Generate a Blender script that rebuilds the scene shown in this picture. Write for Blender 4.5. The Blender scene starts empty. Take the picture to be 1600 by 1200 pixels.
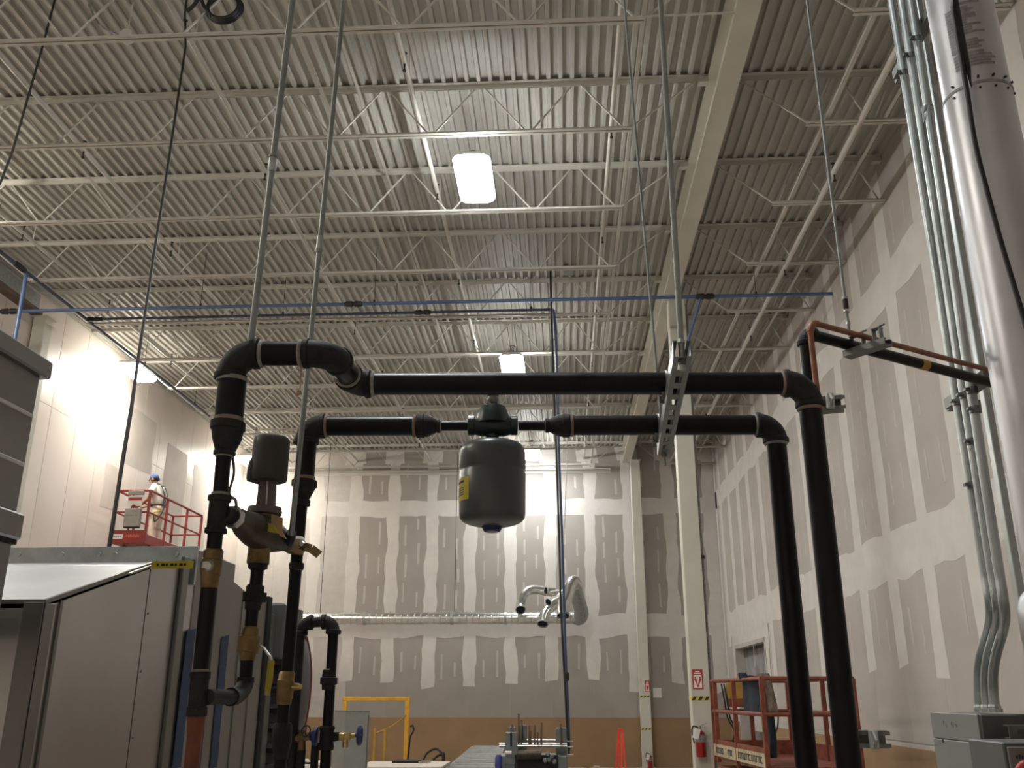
import bpy, bmesh, math, random
from mathutils import Vector, Matrix, noise
random.seed(7)
SC = bpy.context.scene
COL = SC.collection
# ------------------------------------------------------------------ camera
FPX = 1444.0
PITCH = math.radians(18.6)
YAW = math.radians(3.05)
H = 1.98
cam_d = bpy.data.cameras.new('camera')
cam_d.sensor_width = 36.0
cam_d.lens = FPX / 1600 * 36.0
cam_d.clip_start = 0.05
cam_d.clip_end = 200
cam = bpy.data.objects.new('camera', cam_d)
cam.location = (0, 0, H)
cam.rotation_euler = (math.radians(90) + PITCH, 0, YAW)
COL.objects.link(cam)
SC.camera = cam
# ------------------------------------------------------------------ world, exposure
w = bpy.data.worlds.new('world')
SC.world = w
w.use_nodes = True
w.node_tree.nodes['Background'].inputs[0].default_value = (0.05, 0.05, 0.055, 1)
w.node_tree.nodes['Background'].inputs[1].default_value = 0.2
SC.view_settings.view_transform = 'Standard'
SC.view_settings.look = 'None'
SC.view_settings.exposure = 1.05
SC.view_settings.gamma = 1.0
SC.view_settings.use_curve_mapping = False
SC.cycles.use_denoising = True
SC.cycles.max_bounces = 8
SC.cycles.diffuse_bounces = 5
LAMP_CENTRE = 62.0     # strength of the diffusers in the row over the middle of the hall
LAMP_SIDE = 62.0       # strength of the diffusers in the row by the panelled wall

# ------------------------------------------------------------------ geometry of the view (for measuring only)
RT = Vector((math.cos(YAW), math.sin(YAW), 0))
F0 = Vector((-math.sin(YAW), math.cos(YAW), 0))
FW = math.cos(PITCH) * F0 + Vector((0, 0, math.sin(PITCH)))
UPV = -math.sin(PITCH) * F0 + Vector((0, 0, math.cos(PITCH)))
EYE = Vector((0, 0, H))

def ray(x, y):
    return FW + RT * ((x - 800) / FPX) + UPV * ((600 - y) / FPX)

def P(x, y, D):
    d = ray(x, y)
    return EYE + d * (D / d.y)

def PX(x, y, X):
    d = ray(x, y)
    return EYE + d * (X / d.x)

def PZ(x, y, z):
    d = ray(x, y)
    return EYE + d * ((z - H) / d.z)

def rad(p, wpx):
    return 0.5 * wpx * (Vector(p) - EYE).dot(FW) / FPX

def zrow(X, D, y):
    t = (600 - y) / FPX
    d0 = F0.dot(Vector((X, D, 0)))
    return H + d0 * math.tan(PITCH + math.atan(t))

# ------------------------------------------------------------------ materials
def mat(name, col, rough=0.5, metal=0.0, var=0.0, scale=6.0, bump=0.0, bscale=60.0, emit=None, rvar=0.0, stretch=None, col2=None):
    m = bpy.data.materials.new(name)
    m.use_nodes = True
    nt = m.node_tree
    b = nt.nodes['Principled BSDF']
    b.inputs['Base Color'].default_value = (*col, 1)
    b.inputs['Roughness'].default_value = rough
    b.inputs['Metallic'].default_value = metal
    tc = nt.nodes.new('ShaderNodeTexCoord')
    mp = nt.nodes.new('ShaderNodeMapping')
    if stretch:
        mp.inputs['Scale'].default_value = stretch
    nt.links.new(tc.outputs['Object'], mp.inputs[0])
    if var or rvar or col2:
        n = nt.nodes.new('ShaderNodeTexNoise')
        n.inputs['Scale'].default_value = scale
        n.inputs['Detail'].default_value = 5
        nt.links.new(mp.outputs[0], n.inputs['Vector'])
        r = nt.nodes.new('ShaderNodeValToRGB')
        c2 = col2 if col2 else tuple(min(1, c * (1 + var)) for c in col)
        c1 = col if col2 else tuple(c * (1 - var) for c in col)
        r.color_ramp.elements[0].position = 0.35
        r.color_ramp.elements[1].position = 0.65
        r.color_ramp.elements[0].color = (*c1, 1)
        r.color_ramp.elements[1].color = (*c2, 1)
        nt.links.new(n.outputs['Fac'], r.inputs[0])
        nt.links.new(r.outputs[0], b.inputs['Base Color'])
        if rvar:
            mr = nt.nodes.new('ShaderNodeMapRange')
            mr.inputs['From Min'].default_value = 0.3
            mr.inputs['From Max'].default_value = 0.7
            mr.inputs['To Min'].default_value = max(0.02, rough - rvar)
            mr.inputs['To Max'].default_value = min(1, rough + rvar)
            nt.links.new(n.outputs['Fac'], mr.inputs[0])
            nt.links.new(mr.outputs[0], b.inputs['Roughness'])
    if bump:
        n2 = nt.nodes.new('ShaderNodeTexNoise')
        n2.inputs['Scale'].default_value = bscale
        n2.inputs['Detail'].default_value = 4
        nt.links.new(mp.outputs[0], n2.inputs['Vector'])
        bp = nt.nodes.new('ShaderNodeBump')
        bp.inputs['Strength'].default_value = bump
        bp.inputs['Distance'].default_value = 0.01
        nt.links.new(n2.outputs['Fac'], bp.inputs['Height'])
        nt.links.new(bp.outputs[0], b.inputs['Normal'])
    if emit:
        b.inputs['Emission Color'].default_value = (*emit[0], 1)
        b.inputs['Emission Strength'].default_value = emit[1]
    return m

M = {}
M['deck'] = mat('deck paint', (0.40, 0.385, 0.345), 0.55, var=0.05, scale=2)
M['steel_white'] = mat('white steel paint', (0.50, 0.48, 0.43), 0.5, var=0.04, scale=2)
M['girder'] = mat('girder paint', (0.56, 0.54, 0.46), 0.5, var=0.05, scale=1.5)
M['board'] = mat('gypsum board paper', (0.335, 0.302, 0.270), 0.85, var=0.05, scale=1.2)
M['board_low'] = mat('gypsum board paper lower', (0.37, 0.335, 0.30), 0.85, var=0.04, scale=1.2)
M['compound'] = mat('joint compound', (0.60, 0.565, 0.525), 0.8, var=0.04, scale=3)
M['compound_thin'] = mat('thin joint compound', (0.47, 0.435, 0.40), 0.8, var=0.05, scale=4)
M['panel'] = mat('white wall panel', (0.68, 0.60, 0.54), 0.42, var=0.02, scale=1)
M['patch'] = mat('patch of bare wall', (0.55, 0.49, 0.44), 0.7, var=0.05, scale=2)
M['board_right'] = mat('lighter gypsum board', (0.42, 0.378, 0.34), 0.85, var=0.06, scale=1.2)  # lighter tone than the back wall boards
M['concrete'] = mat('tan base wall', (0.30, 0.185, 0.095), 0.7, var=0.08, scale=1.5, bump=0.05, bscale=20)
M['floor'] = mat('floor slab', (0.36, 0.32, 0.28), 0.55, var=0.12, scale=1.5)
M['black_pipe'] = mat('black steel pipe', (0.005, 0.005, 0.007), 0.36, var=0.3, scale=14, rvar=0.08)
M['black_pipe'].node_tree.nodes['Principled BSDF'].inputs['Specular IOR Level'].default_value = 0.22
M['black_fit'] = mat('malleable iron fitting', (0.017, 0.017, 0.018), 0.62, var=0.25, scale=25, bump=0.15, bscale=180)
M['dope'] = mat('pipe thread sealant', (0.23, 0.21, 0.19), 0.7, var=0.35, scale=40, col2=(0.28, 0.15, 0.10))
M['dope_w'] = mat('white pipe thread sealant', (0.30, 0.29, 0.27), 0.7, var=0.2, scale=40)
M['green_iron'] = mat('dark green cast iron', (0.012, 0.026, 0.026), 0.35, var=0.2, scale=20, bump=0.1, bscale=90)
M['tank'] = mat('grey tank enamel', (0.075, 0.088, 0.092), 0.33, var=0.04, scale=5)
M['yellow_label'] = mat('yellow label', (0.60, 0.50, 0.03), 0.5, var=0.1, scale=30)
M['blue_cap'] = mat('dark blue plastic cap', (0.01, 0.015, 0.09), 0.4)
M['galv'] = mat('galvanised steel', (0.44, 0.47, 0.47), 0.42, 0.85, var=0.14, scale=18, rvar=0.08)
M['galv_dark'] = mat('weathered galvanised strut', (0.17, 0.18, 0.175), 0.42, 0.7, var=0.2, scale=25, rvar=0.1)
M['emt'] = mat('galvanised conduit', (0.42, 0.47, 0.48), 0.36, 0.85, var=0.10, scale=8)
M['rod'] = mat('grey hanger rod', (0.27, 0.30, 0.30), 0.45, 0.5, var=0.1, scale=10)
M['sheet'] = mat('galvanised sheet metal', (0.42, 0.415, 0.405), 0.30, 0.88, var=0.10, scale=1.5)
M['sheet_lit_top'] = mat('sheet metal with painted light', (0.70, 0.72, 0.76), 0.40, 0.8, var=0.06, scale=4)  # same sheet metal, lighter and bluer to paint light falling on the top
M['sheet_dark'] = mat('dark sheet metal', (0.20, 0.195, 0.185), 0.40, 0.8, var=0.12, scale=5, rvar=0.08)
M['duct_white'] = mat('pale galvanised duct', (0.50, 0.51, 0.54), 0.38, 0.75, var=0.06, scale=7, rvar=0.06)
M['spiral'] = mat('shiny spiral duct', (0.74, 0.74, 0.72), 0.24, 0.95, var=0.10, scale=9)
M['grey_cab'] = mat('grey cabinet paint', (0.20, 0.188, 0.168), 0.5, var=0.08, scale=4)
M['grey_box'] = mat('grey enclosure paint', (0.20, 0.21, 0.20), 0.42, var=0.05, scale=5)
M['grey_box_d'] = mat('darker grey enclosure', (0.10, 0.105, 0.10), 0.45, var=0.08, scale=5)
M['brass'] = mat('dull brass', (0.20, 0.135, 0.055), 0.42, 0.6, var=0.3, scale=30, rvar=0.1)
M['brass_b'] = mat('bright brass', (0.55, 0.42, 0.18), 0.3, 0.9, var=0.2, scale=30)
M['bronze'] = mat('dark bronze body', (0.055, 0.040, 0.026), 0.5, 0.5, var=0.4, scale=25)
M['steel'] = mat('bare steel', (0.45, 0.44, 0.42), 0.3, 0.9, var=0.2, scale=30)
M['actuator'] = mat('actuator housing', (0.040, 0.038, 0.038), 0.55, var=0.1, scale=10)
M['actuator_y'] = mat('grey actuator yoke', (0.115, 0.105, 0.10), 0.55, var=0.1, scale=10)
M['rust'] = mat('red brown coupling', (0.16, 0.045, 0.022), 0.65, var=0.25, scale=25)
M['blue_tape'] = mat('blue masking tape', (0.018, 0.042, 0.105), 0.7, var=0.15, scale=15)
M['copper'] = mat('copper tube', (0.27, 0.120, 0.078), 0.48, 0.5, var=0.2, scale=20, rvar=0.1)
M['tag'] = mat('manila tag', (0.40, 0.28, 0.14), 0.8, var=0.1, scale=20)
M['yellow_grip'] = mat('yellow lever grip', (0.40, 0.32, 0.03), 0.5, var=0.1, scale=20)
M['black'] = mat('black rubber', (0.012, 0.011, 0.012), 0.55, var=0.2, scale=20)
M['black_and_shade'] = mat('black parts and painted shade', (0.006, 0.006, 0.006), 0.8, var=0.1)  # near-black parts, and shade painted under the control box and inside ducts
M['blue_pipe'] = mat('blue air pipe', (0.060, 0.105, 0.22), 0.4, var=0.08, scale=4)
M['blue_dull'] = mat('dull blue air pipe', (0.035, 0.050, 0.095), 0.45, var=0.08, scale=4)
M['red_lift'] = mat('red lift paint', (0.27, 0.024, 0.020), 0.45, var=0.15, scale=6)
M['orange_lift'] = mat('faded orange lift paint', (0.20, 0.050, 0.027), 0.55, var=0.3, scale=9, bump=0.05)
M['cream_board'] = mat('worn cream toe board', (0.42, 0.36, 0.23), 0.7, var=0.25, scale=9)
M['grey_plastic'] = mat('grey control box', (0.33, 0.30, 0.26), 0.6, var=0.06, scale=8)
M['denim'] = mat('dark blue cloth', (0.009, 0.014, 0.026), 0.9, var=0.35, scale=8, bump=0.3, bscale=30)
M['cloth_grey'] = mat('grey brown cloth', (0.20, 0.15, 0.115), 0.9, var=0.35, scale=9, bump=0.3, bscale=30)
M['yellow_paint'] = mat('yellow frame paint', (0.66, 0.34, 0.03), 0.45, var=0.12, scale=8)
M['ochre'] = mat('ochre paint', (0.40, 0.22, 0.03), 0.5, var=0.12, scale=8)
M['white_enamel'] = mat('white enamel', (0.72, 0.68, 0.62), 0.45, var=0.03, scale=4)
M['paper'] = mat('white paper', (0.78, 0.76, 0.70), 0.8, var=0.02)
M['sign_red'] = mat('sign red', (0.45, 0.03, 0.03), 0.5, var=0.05)
M['ext_red'] = mat('extinguisher red', (0.30, 0.012, 0.014), 0.3, var=0.08, scale=10)
M['tape_y'] = mat('yellow tape', (0.65, 0.50, 0.05), 0.6, var=0.05)
M['machine'] = mat('grey green machine paint', (0.135, 0.15, 0.145), 0.5, var=0.15, scale=10)
M['roller'] = mat('conveyor roller steel', (0.20, 0.19, 0.17), 0.45, 0.2, var=0.12, scale=10)
M['table'] = mat('pale table top', (0.60, 0.53, 0.44), 0.6, var=0.05, scale=6)
M['motor_blue'] = mat('blue motor', (0.035, 0.045, 0.20), 0.45, var=0.1, scale=10)
M['orange_red'] = mat('orange red barrier', (0.75, 0.07, 0.03), 0.5, var=0.1, scale=10)
M['drum_blue'] = mat('dark blue drum', (0.020, 0.022, 0.040), 0.4, var=0.2, scale=6)
M['drum_red'] = mat('dark red rim', (0.18, 0.012, 0.018), 0.5, var=0.1)
M['plastic_sheet'] = mat('hazy plastic sheet', (0.25, 0.24, 0.235), 0.45, var=0.25, scale=2, bump=0.3, bscale=3)
M['brown_steel'] = mat('brown primed steel', (0.13, 0.085, 0.06), 0.6, var=0.15, scale=5)
M['skin'] = mat('skin', (0.30, 0.13, 0.075), 0.55, var=0.05, scale=20)
M['shirt'] = mat('white shirt', (0.78, 0.74, 0.66), 0.85, var=0.04, scale=10, bump=0.1, bscale=12)
M['trousers'] = mat('cream painter trousers', (0.66, 0.57, 0.44), 0.85, var=0.08, scale=9, bump=0.15, bscale=12)
M['cap'] = mat('blue cap', (0.075, 0.115, 0.24), 0.8, var=0.1, scale=12)
M['hair'] = mat('dark hair', (0.012, 0.009, 0.008), 0.7, var=0.2, scale=30)
M['strap'] = mat('yellow black harness', (0.05, 0.05, 0.045), 0.7, var=0.2, scale=20)
M['strap_y'] = mat('yellow harness strap', (0.50, 0.42, 0.05), 0.7, var=0.1, scale=20)
M['boot'] = mat('brown boots', (0.09, 0.055, 0.03), 0.7, var=0.2, scale=20)
M['ink'] = mat('faded black print', (0.24, 0.23, 0.24), 0.6, var=0.25, scale=40)
M['ink_dark'] = mat('black print', (0.02, 0.02, 0.02), 0.6, var=0.2, scale=40)
M['ink_orange'] = mat('orange print', (0.75, 0.12, 0.06), 0.6, var=0.1, scale=40)
M['housing'] = mat('lamp housing', (0.75, 0.74, 0.72), 0.4, var=0.02)
M['glow'] = mat('lamp diffuser', (0.9, 0.9, 0.9), 0.4, emit=((0.96, 1.0, 1.0), LAMP_CENTRE))
M['glow_side'] = mat('warm lamp diffuser', (0.9, 0.9, 0.9), 0.4, emit=((1.0, 0.965, 0.86), LAMP_SIDE))
M['blue_handle'] = mat('blue hand wheel', (0.02, 0.035, 0.16), 0.4, var=0.1)
M['hose_red'] = mat('coral plastic', (0.5, 0.06, 0.06), 0.4, var=0.1)

M['black_fit'].node_tree.nodes['Principled BSDF'].inputs['Specular IOR Level'].default_value = 0.3
# ------------------------------------------------------------------ mesh helpers
def link(name, me, m, parent=None, smooth=True, org=None):
    """one mesh object; vertices are given in world space and re-based on the thing's origin"""
    if isinstance(me, bmesh.types.BMesh):
        bm = me
        bmesh.ops.recalc_face_normals(bm, faces=bm.faces)
        me = bpy.data.meshes.new(name)
        bm.to_mesh(me)
        bm.free()
    if m:
        me.materials.append(m)
    root = parent
    while root is not None and root.parent is not None:
        root = root.parent
    if root is not None:
        o0 = Vector(root['org'])
    elif org is not None:
        o0 = Vector(org)
    else:
        vs = [v.co for v in me.vertices]
        if vs:
            lo = Vector([min(v[i] for v in vs) for i in range(3)])
            hi = Vector([max(v[i] for v in vs) for i in range(3)])
            o0 = Vector(((lo.x + hi.x) / 2, (lo.y + hi.y) / 2, lo.z))
        else:
            o0 = Vector((0, 0, 0))
    me.transform(Matrix.Translation(-o0))
    if smooth:
        for p in me.polygons:
            p.use_smooth = True
        me.set_sharp_from_angle(angle=math.radians(38))
    o = bpy.data.objects.new(name, me)
    COL.objects.link(o)
    if root is None:
        o.location = o0
        o['org'] = list(o0)
    else:
        o.parent = parent
    return o

def tag(o, label, cat, group=None):
    o['label'] = label
    o['category'] = cat
    if group:
        o['group'] = group
    return o

def thing(name, loc, label, cat, group=None):
    o = bpy.data.objects.new(name, None)
    o.empty_display_size = 0.1
    COL.objects.link(o)
    o.location = loc
    o['org'] = list(loc)
    return tag(o, label, cat, group)

def structure(o):
    o['kind'] = 'structure'
    return o

def stuff(o):
    o['kind'] = 'stuff'
    return o

def BM():
    return bmesh.new()

def box(bm, lo, hi, bev=0.0, rot=None, at=None):
    lo = Vector(lo); hi = Vector(hi)
    c = (lo + hi) / 2
    s = hi - lo
    mtx = Matrix.Translation(c) @ Matrix.Diagonal((abs(s.x), abs(s.y), abs(s.z), 1))
    r = bmesh.ops.create_cube(bm, size=1, matrix=mtx)
    vs = r['verts']
    if bev:
        es = list({e for v in vs for e in v.link_edges})
        rb = bmesh.ops.bevel(bm, geom=es, offset=bev, segments=1, affect='EDGES', profile=0.5)
        vs = list({v for f in rb['faces'] for v in f.verts} | {v for v in vs if v.is_valid})
    if rot is not None:
        pv = Vector(at) if at is not None else c
        bmesh.ops.rotate(bm, verts=[v for v in vs if v.is_valid], cent=pv, matrix=rot)
    return vs

def bar(bm, a, b, w, h, up=(0, 0, 1)):
    """square bar from a to b"""
    a = Vector(a); b = Vector(b)
    t = (b - a).normalized()
    u = Vector(up)
    if abs(t.dot(u)) > 0.97:
        u = Vector((0, 1, 0))
    s = t.cross(u).normalized()
    u = s.cross(t).normalized()
    vs = []
    for p in (a, b):
        for i, j in ((-1, -1), (1, -1), (1, 1), (-1, 1)):
            vs.append(bm.verts.new(p + s * (i * w / 2) + u * (j * h / 2)))
    for q in ((3, 2, 1, 0), (4, 5, 6, 7), (0, 1, 5, 4), (1, 2, 6, 5), (2, 3, 7, 6), (3, 0, 4, 7)):
        bm.faces.new([vs[k] for k in q])
    return vs

def prism(bm, pts, off):
    """polygon pts extruded by the vector off"""
    off = Vector(off)
    a = [bm.verts.new(Vector(p)) for p in pts]
    b = [bm.verts.new(Vector(p) + off) for p in pts]
    n = len(pts)
    bm.faces.new(a)
    bm.faces.new(b[::-1])
    for i in range(n):
        bm.faces.new((a[i], a[(i + 1) % n], b[(i + 1) % n], b[i]))

def sweep(bm, pts, r, seg=14, caps=True, closed=False):
    pts = [Vector(p) for p in pts]
    n = len(pts)
    rs = r if isinstance(r, (list, tuple)) else [r] * n
    tans = []
    for i in range(n):
        if closed:
            t = pts[(i + 1) % n] - pts[i - 1]
        elif i == 0:
            t = pts[1] - pts[0]
        elif i == n - 1:
            t = pts[-1] - pts[-2]
        else:
            t = (pts[i + 1] - pts[i]).normalized() + (pts[i] - pts[i - 1]).normalized()
        if t.length < 1e-9:
            t = Vector((0, 0, 1))
        tans.append(t.normalized())
    u = tans[0].orthogonal().normalized()
    rings = []
    for i in range(n):
        t = tans[i]
        u = (u - t * u.dot(t))
        if u.length < 1e-6:
            u = t.orthogonal()
        u.normalize()
        v = t.cross(u)
        ring = []
        for k in range(seg):
            an = 2 * math.pi * k / seg
            ring.append(bm.verts.new(pts[i] + (u * math.cos(an) + v * math.sin(an)) * max(rs[i], 1e-4)))
        rings.append(ring)
    m = n if closed else n - 1
    for i in range(m):
        a = rings[i]; b = rings[(i + 1) % n]
        for k in range(seg):
            bm.faces.new((a[k], a[(k + 1) % seg], b[(k + 1) % seg], b[k]))
    if caps and not closed:
        bm.faces.new(rings[0][::-1])
        bm.faces.new(rings[-1])
    return rings

def tube(bm, pts, ro, ri, seg=20):
    """open-ended hollow duct: outer and inner skin joined at the rims"""
    a = sweep(bm, pts, ro, seg, caps=False)
    b = sweep(bm, pts, ri, seg, caps=False)
    for q in (0, -1):
        for k in range(seg):
            bm.faces.new((a[q][k], a[q][(k + 1) % seg], b[q][(k + 1) % seg], b[q][k]))

def arc(a, c, b, n=8):
    a = Vector(a); b = Vector(b); c = Vector(c)
    out = []
    for i in range(n + 1):
        t = math.pi / 2 * i / n
        out.append(c + (a - c) * (1 - math.sin(t)) + (b - c) * (1 - math.cos(t)))
    return out

def smooth_path(pts, n=6):
    """Catmull-Rom through the points"""
    pts = [Vector(p) for p in pts]
    out = []
    q = [pts[0] * 2 - pts[1]] + pts + [pts[-1] * 2 - pts[-2]]
    for i in range(1, len(q) - 2):
        for k in range(n):
            t = k / n
            p0, p1, p2, p3 = q[i - 1], q[i], q[i + 1], q[i + 2]
            out.append(0.5 * ((2 * p1) + (p2 - p0) * t + (2 * p0 - 5 * p1 + 4 * p2 - p3) * t * t + (3 * p1 - p0 - 3 * p2 + p3) * t ** 3))
    out.append(pts[-1])
    return out

def lathe(bm, p0, p1, prof, seg=20):
    """prof: (distance from p0 towards p1 as a fraction, radius in metres)"""
    p0 = Vector(p0); p1 = Vector(p1)
    t = (p1 - p0).normalized()
    u = t.orthogonal().normalized()
    v = t.cross(u)
    rings = []
    for s, r in prof:
        c = p0 + (p1 - p0) * s
        rings.append([bm.verts.new(c + (u * math.cos(2 * math.pi * (k + 0.5) / seg) + v * math.sin(2 * math.pi * (k + 0.5) / seg)) * max(r, 1e-4)) for k in range(seg)])
    for a, b in zip(rings, rings[1:]):
        for k in range(seg):
            bm.faces.new((a[k], a[(k + 1) % seg], b[(k + 1) % seg], b[k]))
    bm.faces.new(rings[0][::-1])
    bm.faces.new(rings[-1])

def stack(bm, rows, D, seg=18):
    """upright turned piece: rows of (x, y, width) measured in the photograph, standing at depth D"""
    pts, rs = [], []
    for i, (x, y, wd) in enumerate(rows):
        p = P(x, y, D)
        if pts and (pts[-1] - p).length < 1e-4:
            p = P(x, y + 0.4, D)
        pts.append(p)
        rs.append(rad(p, wd))
    sweep(bm, pts, rs, seg)

def stack_h(bm, rows, Z, seg=18):
    """the same lying level at height Z"""
    pts, rs = [], []
    for x, y, wd in rows:
        p = PZ(x, y, Z)
        pts.append(p)
        rs.append(rad(p, wd))
    sweep(bm, pts, rs, seg)

def hexnut(bm, p0, p1, r):
    lathe(bm, p0, p1, [(0, r * 0.9), (0.12, r), (0.88, r), (1, r * 0.9)], 6)

def ordinal(i):
    return ['first', 'second', 'third', 'fourth', 'fifth', 'sixth', 'seventh', 'eighth', 'ninth', 'tenth', 'eleventh', 'twelfth'][i]

def dup(o, dx=0, dy=0, dz=0):
    """copy of a thing with its parts and their sub-parts, sharing mesh data"""
    c = o.copy()
    COL.objects.link(c)
    c.location = Vector(o.location) + Vector((dx, dy, dz))
    c['org'] = list(c.location)
    for ch in list(o.children):
        d = ch.copy(); COL.objects.link(d); d.parent = c
        for g in list(ch.children):
            e = g.copy(); COL.objects.link(e); e.parent = d
    return c

# ================================================================== THE HALL
XL, XR, XG = -10.3, 4.85, 2.12       # panelled wall, right wall, girder line
YB, YF = 29.0, -3.0                  # back wall, wall behind the camera
ZD = 9.58                            # underside of the roof deck
ZB = 8.83                            # bottom chords

bm = BM(); box(bm, (XL - 0.4, YF - 0.4, -0.2), (XR + 0.4, YB + 0.4, 0.0))
floor = structure(link('floor', bm, M['floor'], smooth=False))

# --- roof: slab with fluted deck sheets under it
bm = BM(); box(bm, (XL - 0.4, YF - 0.4, ZD + 0.056), (XR + 0.4, YB + 0.4, ZD + 0.2))
ceiling = structure(link('ceiling', bm, M['deck'], smooth=False))
PITCHD = 0.1524
NR = 6
def deck_sheet():
    bm = BM()
    prof = []
    for k in range(NR):
        x = k * PITCHD
        prof += [(x, 0.0), (x + 0.048, 0.0), (x + 0.060, 0.050), (x + 0.140, 0.050)]
    prof.append((NR * PITCHD, 0.0))
    a = [bm.verts.new((x, YF - 0.2, z)) for x, z in prof]
    b = [bm.verts.new((x, YB + 0.15, z)) for x, z in prof]
    for i in range(len(prof) - 1):
        bm.faces.new((a[i], b[i], b[i + 1], a[i + 1]))
    me = bpy.data.meshes.new('deck_sheet')
    bm.to_mesh(me); bm.free()
    me.materials.append(M['deck'])
    return me
dme = deck_sheet()
nx = int((XR - XL + 0.3) / (NR * PITCHD)) + 1
for i in range(nx):
    o = bpy.data.objects.new('deck_sheet', dme)
    COL.objects.link(o)
    o.parent = ceiling
    o.location = Vector((XL - 0.15 + i * NR * PITCHD, 0, ZD)) - Vector(ceiling['org'])

# --- walls
def wall(name, lo, hi, m):
    bm = BM(); box(bm, lo, hi)
    return structure(link(name, bm, m, smooth=False))
wall_back = wall('wall_back', (XL - 0.3, YB, 0), (XR + 0.3, YB + 0.25, ZD + 0.03), M['compound_thin'])
wall_front = wall('wall_front', (XL - 0.3, YF - 0.25, 0), (XR + 0.3, YF, ZD + 0.03), M['panel'])
wall_left = wall('wall_left', (XL - 0.25, YF, 0), (XL, YB, ZD + 0.03), M['panel'])
# right wall with the wide doorway near the back corner
DY0, DY1, DZ = 23.3, 27.3, 3.25
bm = BM()
box(bm, (XR, YF, 0), (XR + 0.25, DY0, ZD + 0.03))
box(bm, (XR, DY1, 0), (XR + 0.25, YB, ZD + 0.03))
box(bm, (XR, DY0, DZ), (XR + 0.25, DY1, ZD + 0.03))
wall_right = structure(link('wall_right', bm, M['compound_thin'], smooth=False))

# gypsum boards: sheets, each a piece of the wall
def board_mesh(wd, ht, m):
    bm = BM(); box(bm, (0.002, 0, 0.002), (wd - 0.002, 0.010, ht - 0.002))
    me = bpy.data.meshes.new('gypsum_board')
    bm.to_mesh(me); bm.free()
    me.materials.append(m)
    return me
ROWS = [(1.35, 2.50, 0), (3.85, 3.75, 1), (7.60, 1.98, 1)]
BW = 1.245
x_first = -6.57 - 3 * BW
bmesh_cache = {}
def put_board(parent, name, loc, rz, wd, ht, m):
    key = (round(wd, 3), ht, m.name)
    if key not in bmesh_cache:
        bmesh_cache[key] = board_mesh(wd, ht, m)
    o = bpy.data.objects.new(name, bmesh_cache[key])
    COL.objects.link(o)
    o.parent = parent
    o.location = Vector(loc) - Vector(parent['org'])
    o.rotation_euler = (0, 0, rz)
    return o
back_edges = [XL] + [x_first + BW * k for k in range(1, 13)] + [XR]
back_edges = [e for i, e in enumerate(back_edges) if i == 0 or e > XL + 0.2]
for i in range(len(back_edges) - 1):
    wd = back_edges[i + 1] - back_edges[i]
    for z, ht, k in ROWS:
        put_board(wall_back, 'gypsum_board', (back_edges[i], YB - 0.010, z), 0, wd, ht, M['board'] if back_edges[i] > -7.7 else M['compound_thin'])  # corner boards coloured lighter, painting the lamplight on that smooth stretch
RW = 1.40
right_edges = [0.03 + RW * k for k in range(0, 21)]
for i in range(len(right_edges) - 1):
    y0, y1 = right_edges[i], min(right_edges[i + 1], YB - 0.01)
    if y1 - y0 < 0.1:
        continue
    for z, ht, k in ROWS:
        if z < 2 and y1 > DY0 - 0.7:
            continue
        put_board(wall_right, 'gypsum_board', (XR - 0.010 + 0.010, y0, z), math.pi / 2, y1 - y0, ht, M['board_right'])

def ragged(bm, axis, c, t0, t1, wd, th, jag=0.03, endjag=0.0, step=0.16):
    """a trowelled band on the plane: axis 'v' runs up at u=c, 'h' runs along at v=c; returns quads in (u, v, w)"""
    n = max(2, int(abs(t1 - t0) / step))
    sd = random.uniform(0, 100)
    L, R = [], []
    for i in range(n + 1):
        t = t0 + (t1 - t0) * i / n
        a = wd / 2 + jag * noise.noise((sd, t * 1.3, 0)) * 2 + random.uniform(-1, 1) * jag * 0.25
        b = wd / 2 + jag * noise.noise((sd + 30, t * 1.3, 0)) * 2 + random.uniform(-1, 1) * jag * 0.25
        ta = t + (random.uniform(-1, 1) * endjag if i in (0, n) else 0)
        tb = t + (random.uniform(-1, 1) * endjag if i in (0, n) else 0)
        L.append((c - a, ta)); R.append((c + b, tb))
    return L, R

def band(parent, name, plane, axis, c, t0, t1, wd, th, m, jag=0.03, endjag=0.0, bm=None):
    own = bm is None
    if own:
        bm = BM()
    L, R = ragged(bm, axis, c, t0, t1, wd, th, jag, endjag)
    def world(u, v, wv):
        if axis == 'h':
            u, v = v, u
        if plane == 'back':
            return (u, YB - 0.010 - wv, v)
        if plane == 'right':
            return (XR - 0.010 - wv, u, v)
        return (XL + wv, u, v)
    fa = [[bm.verts.new(world(*q, th)) for q in S] for S in (L, R)]
    fb = [[bm.verts.new(world(*q, -0.004)) for q in S] for S in (L, R)]
    n = len(L)
    for i in range(n - 1):
        bm.faces.new((fa[0][i], fa[1][i], fa[1][i + 1], fa[0][i + 1]))
        bm.faces.new((fa[0][i], fa[0][i + 1], fb[0][i + 1], fb[0][i]))
        bm.faces.new((fa[1][i + 1], fa[1][i], fb[1][i], fb[1][i + 1]))
    bm.faces.new((fa[0][0], fb[0][0], fb[1][0], fa[1][0]))
    bm.faces.new((fa[0][-1], fa[1][-1], fb[1][-1], fb[0][-1]))
    if own:
        return link(name, bm, m, parent, smooth=False)

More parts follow.
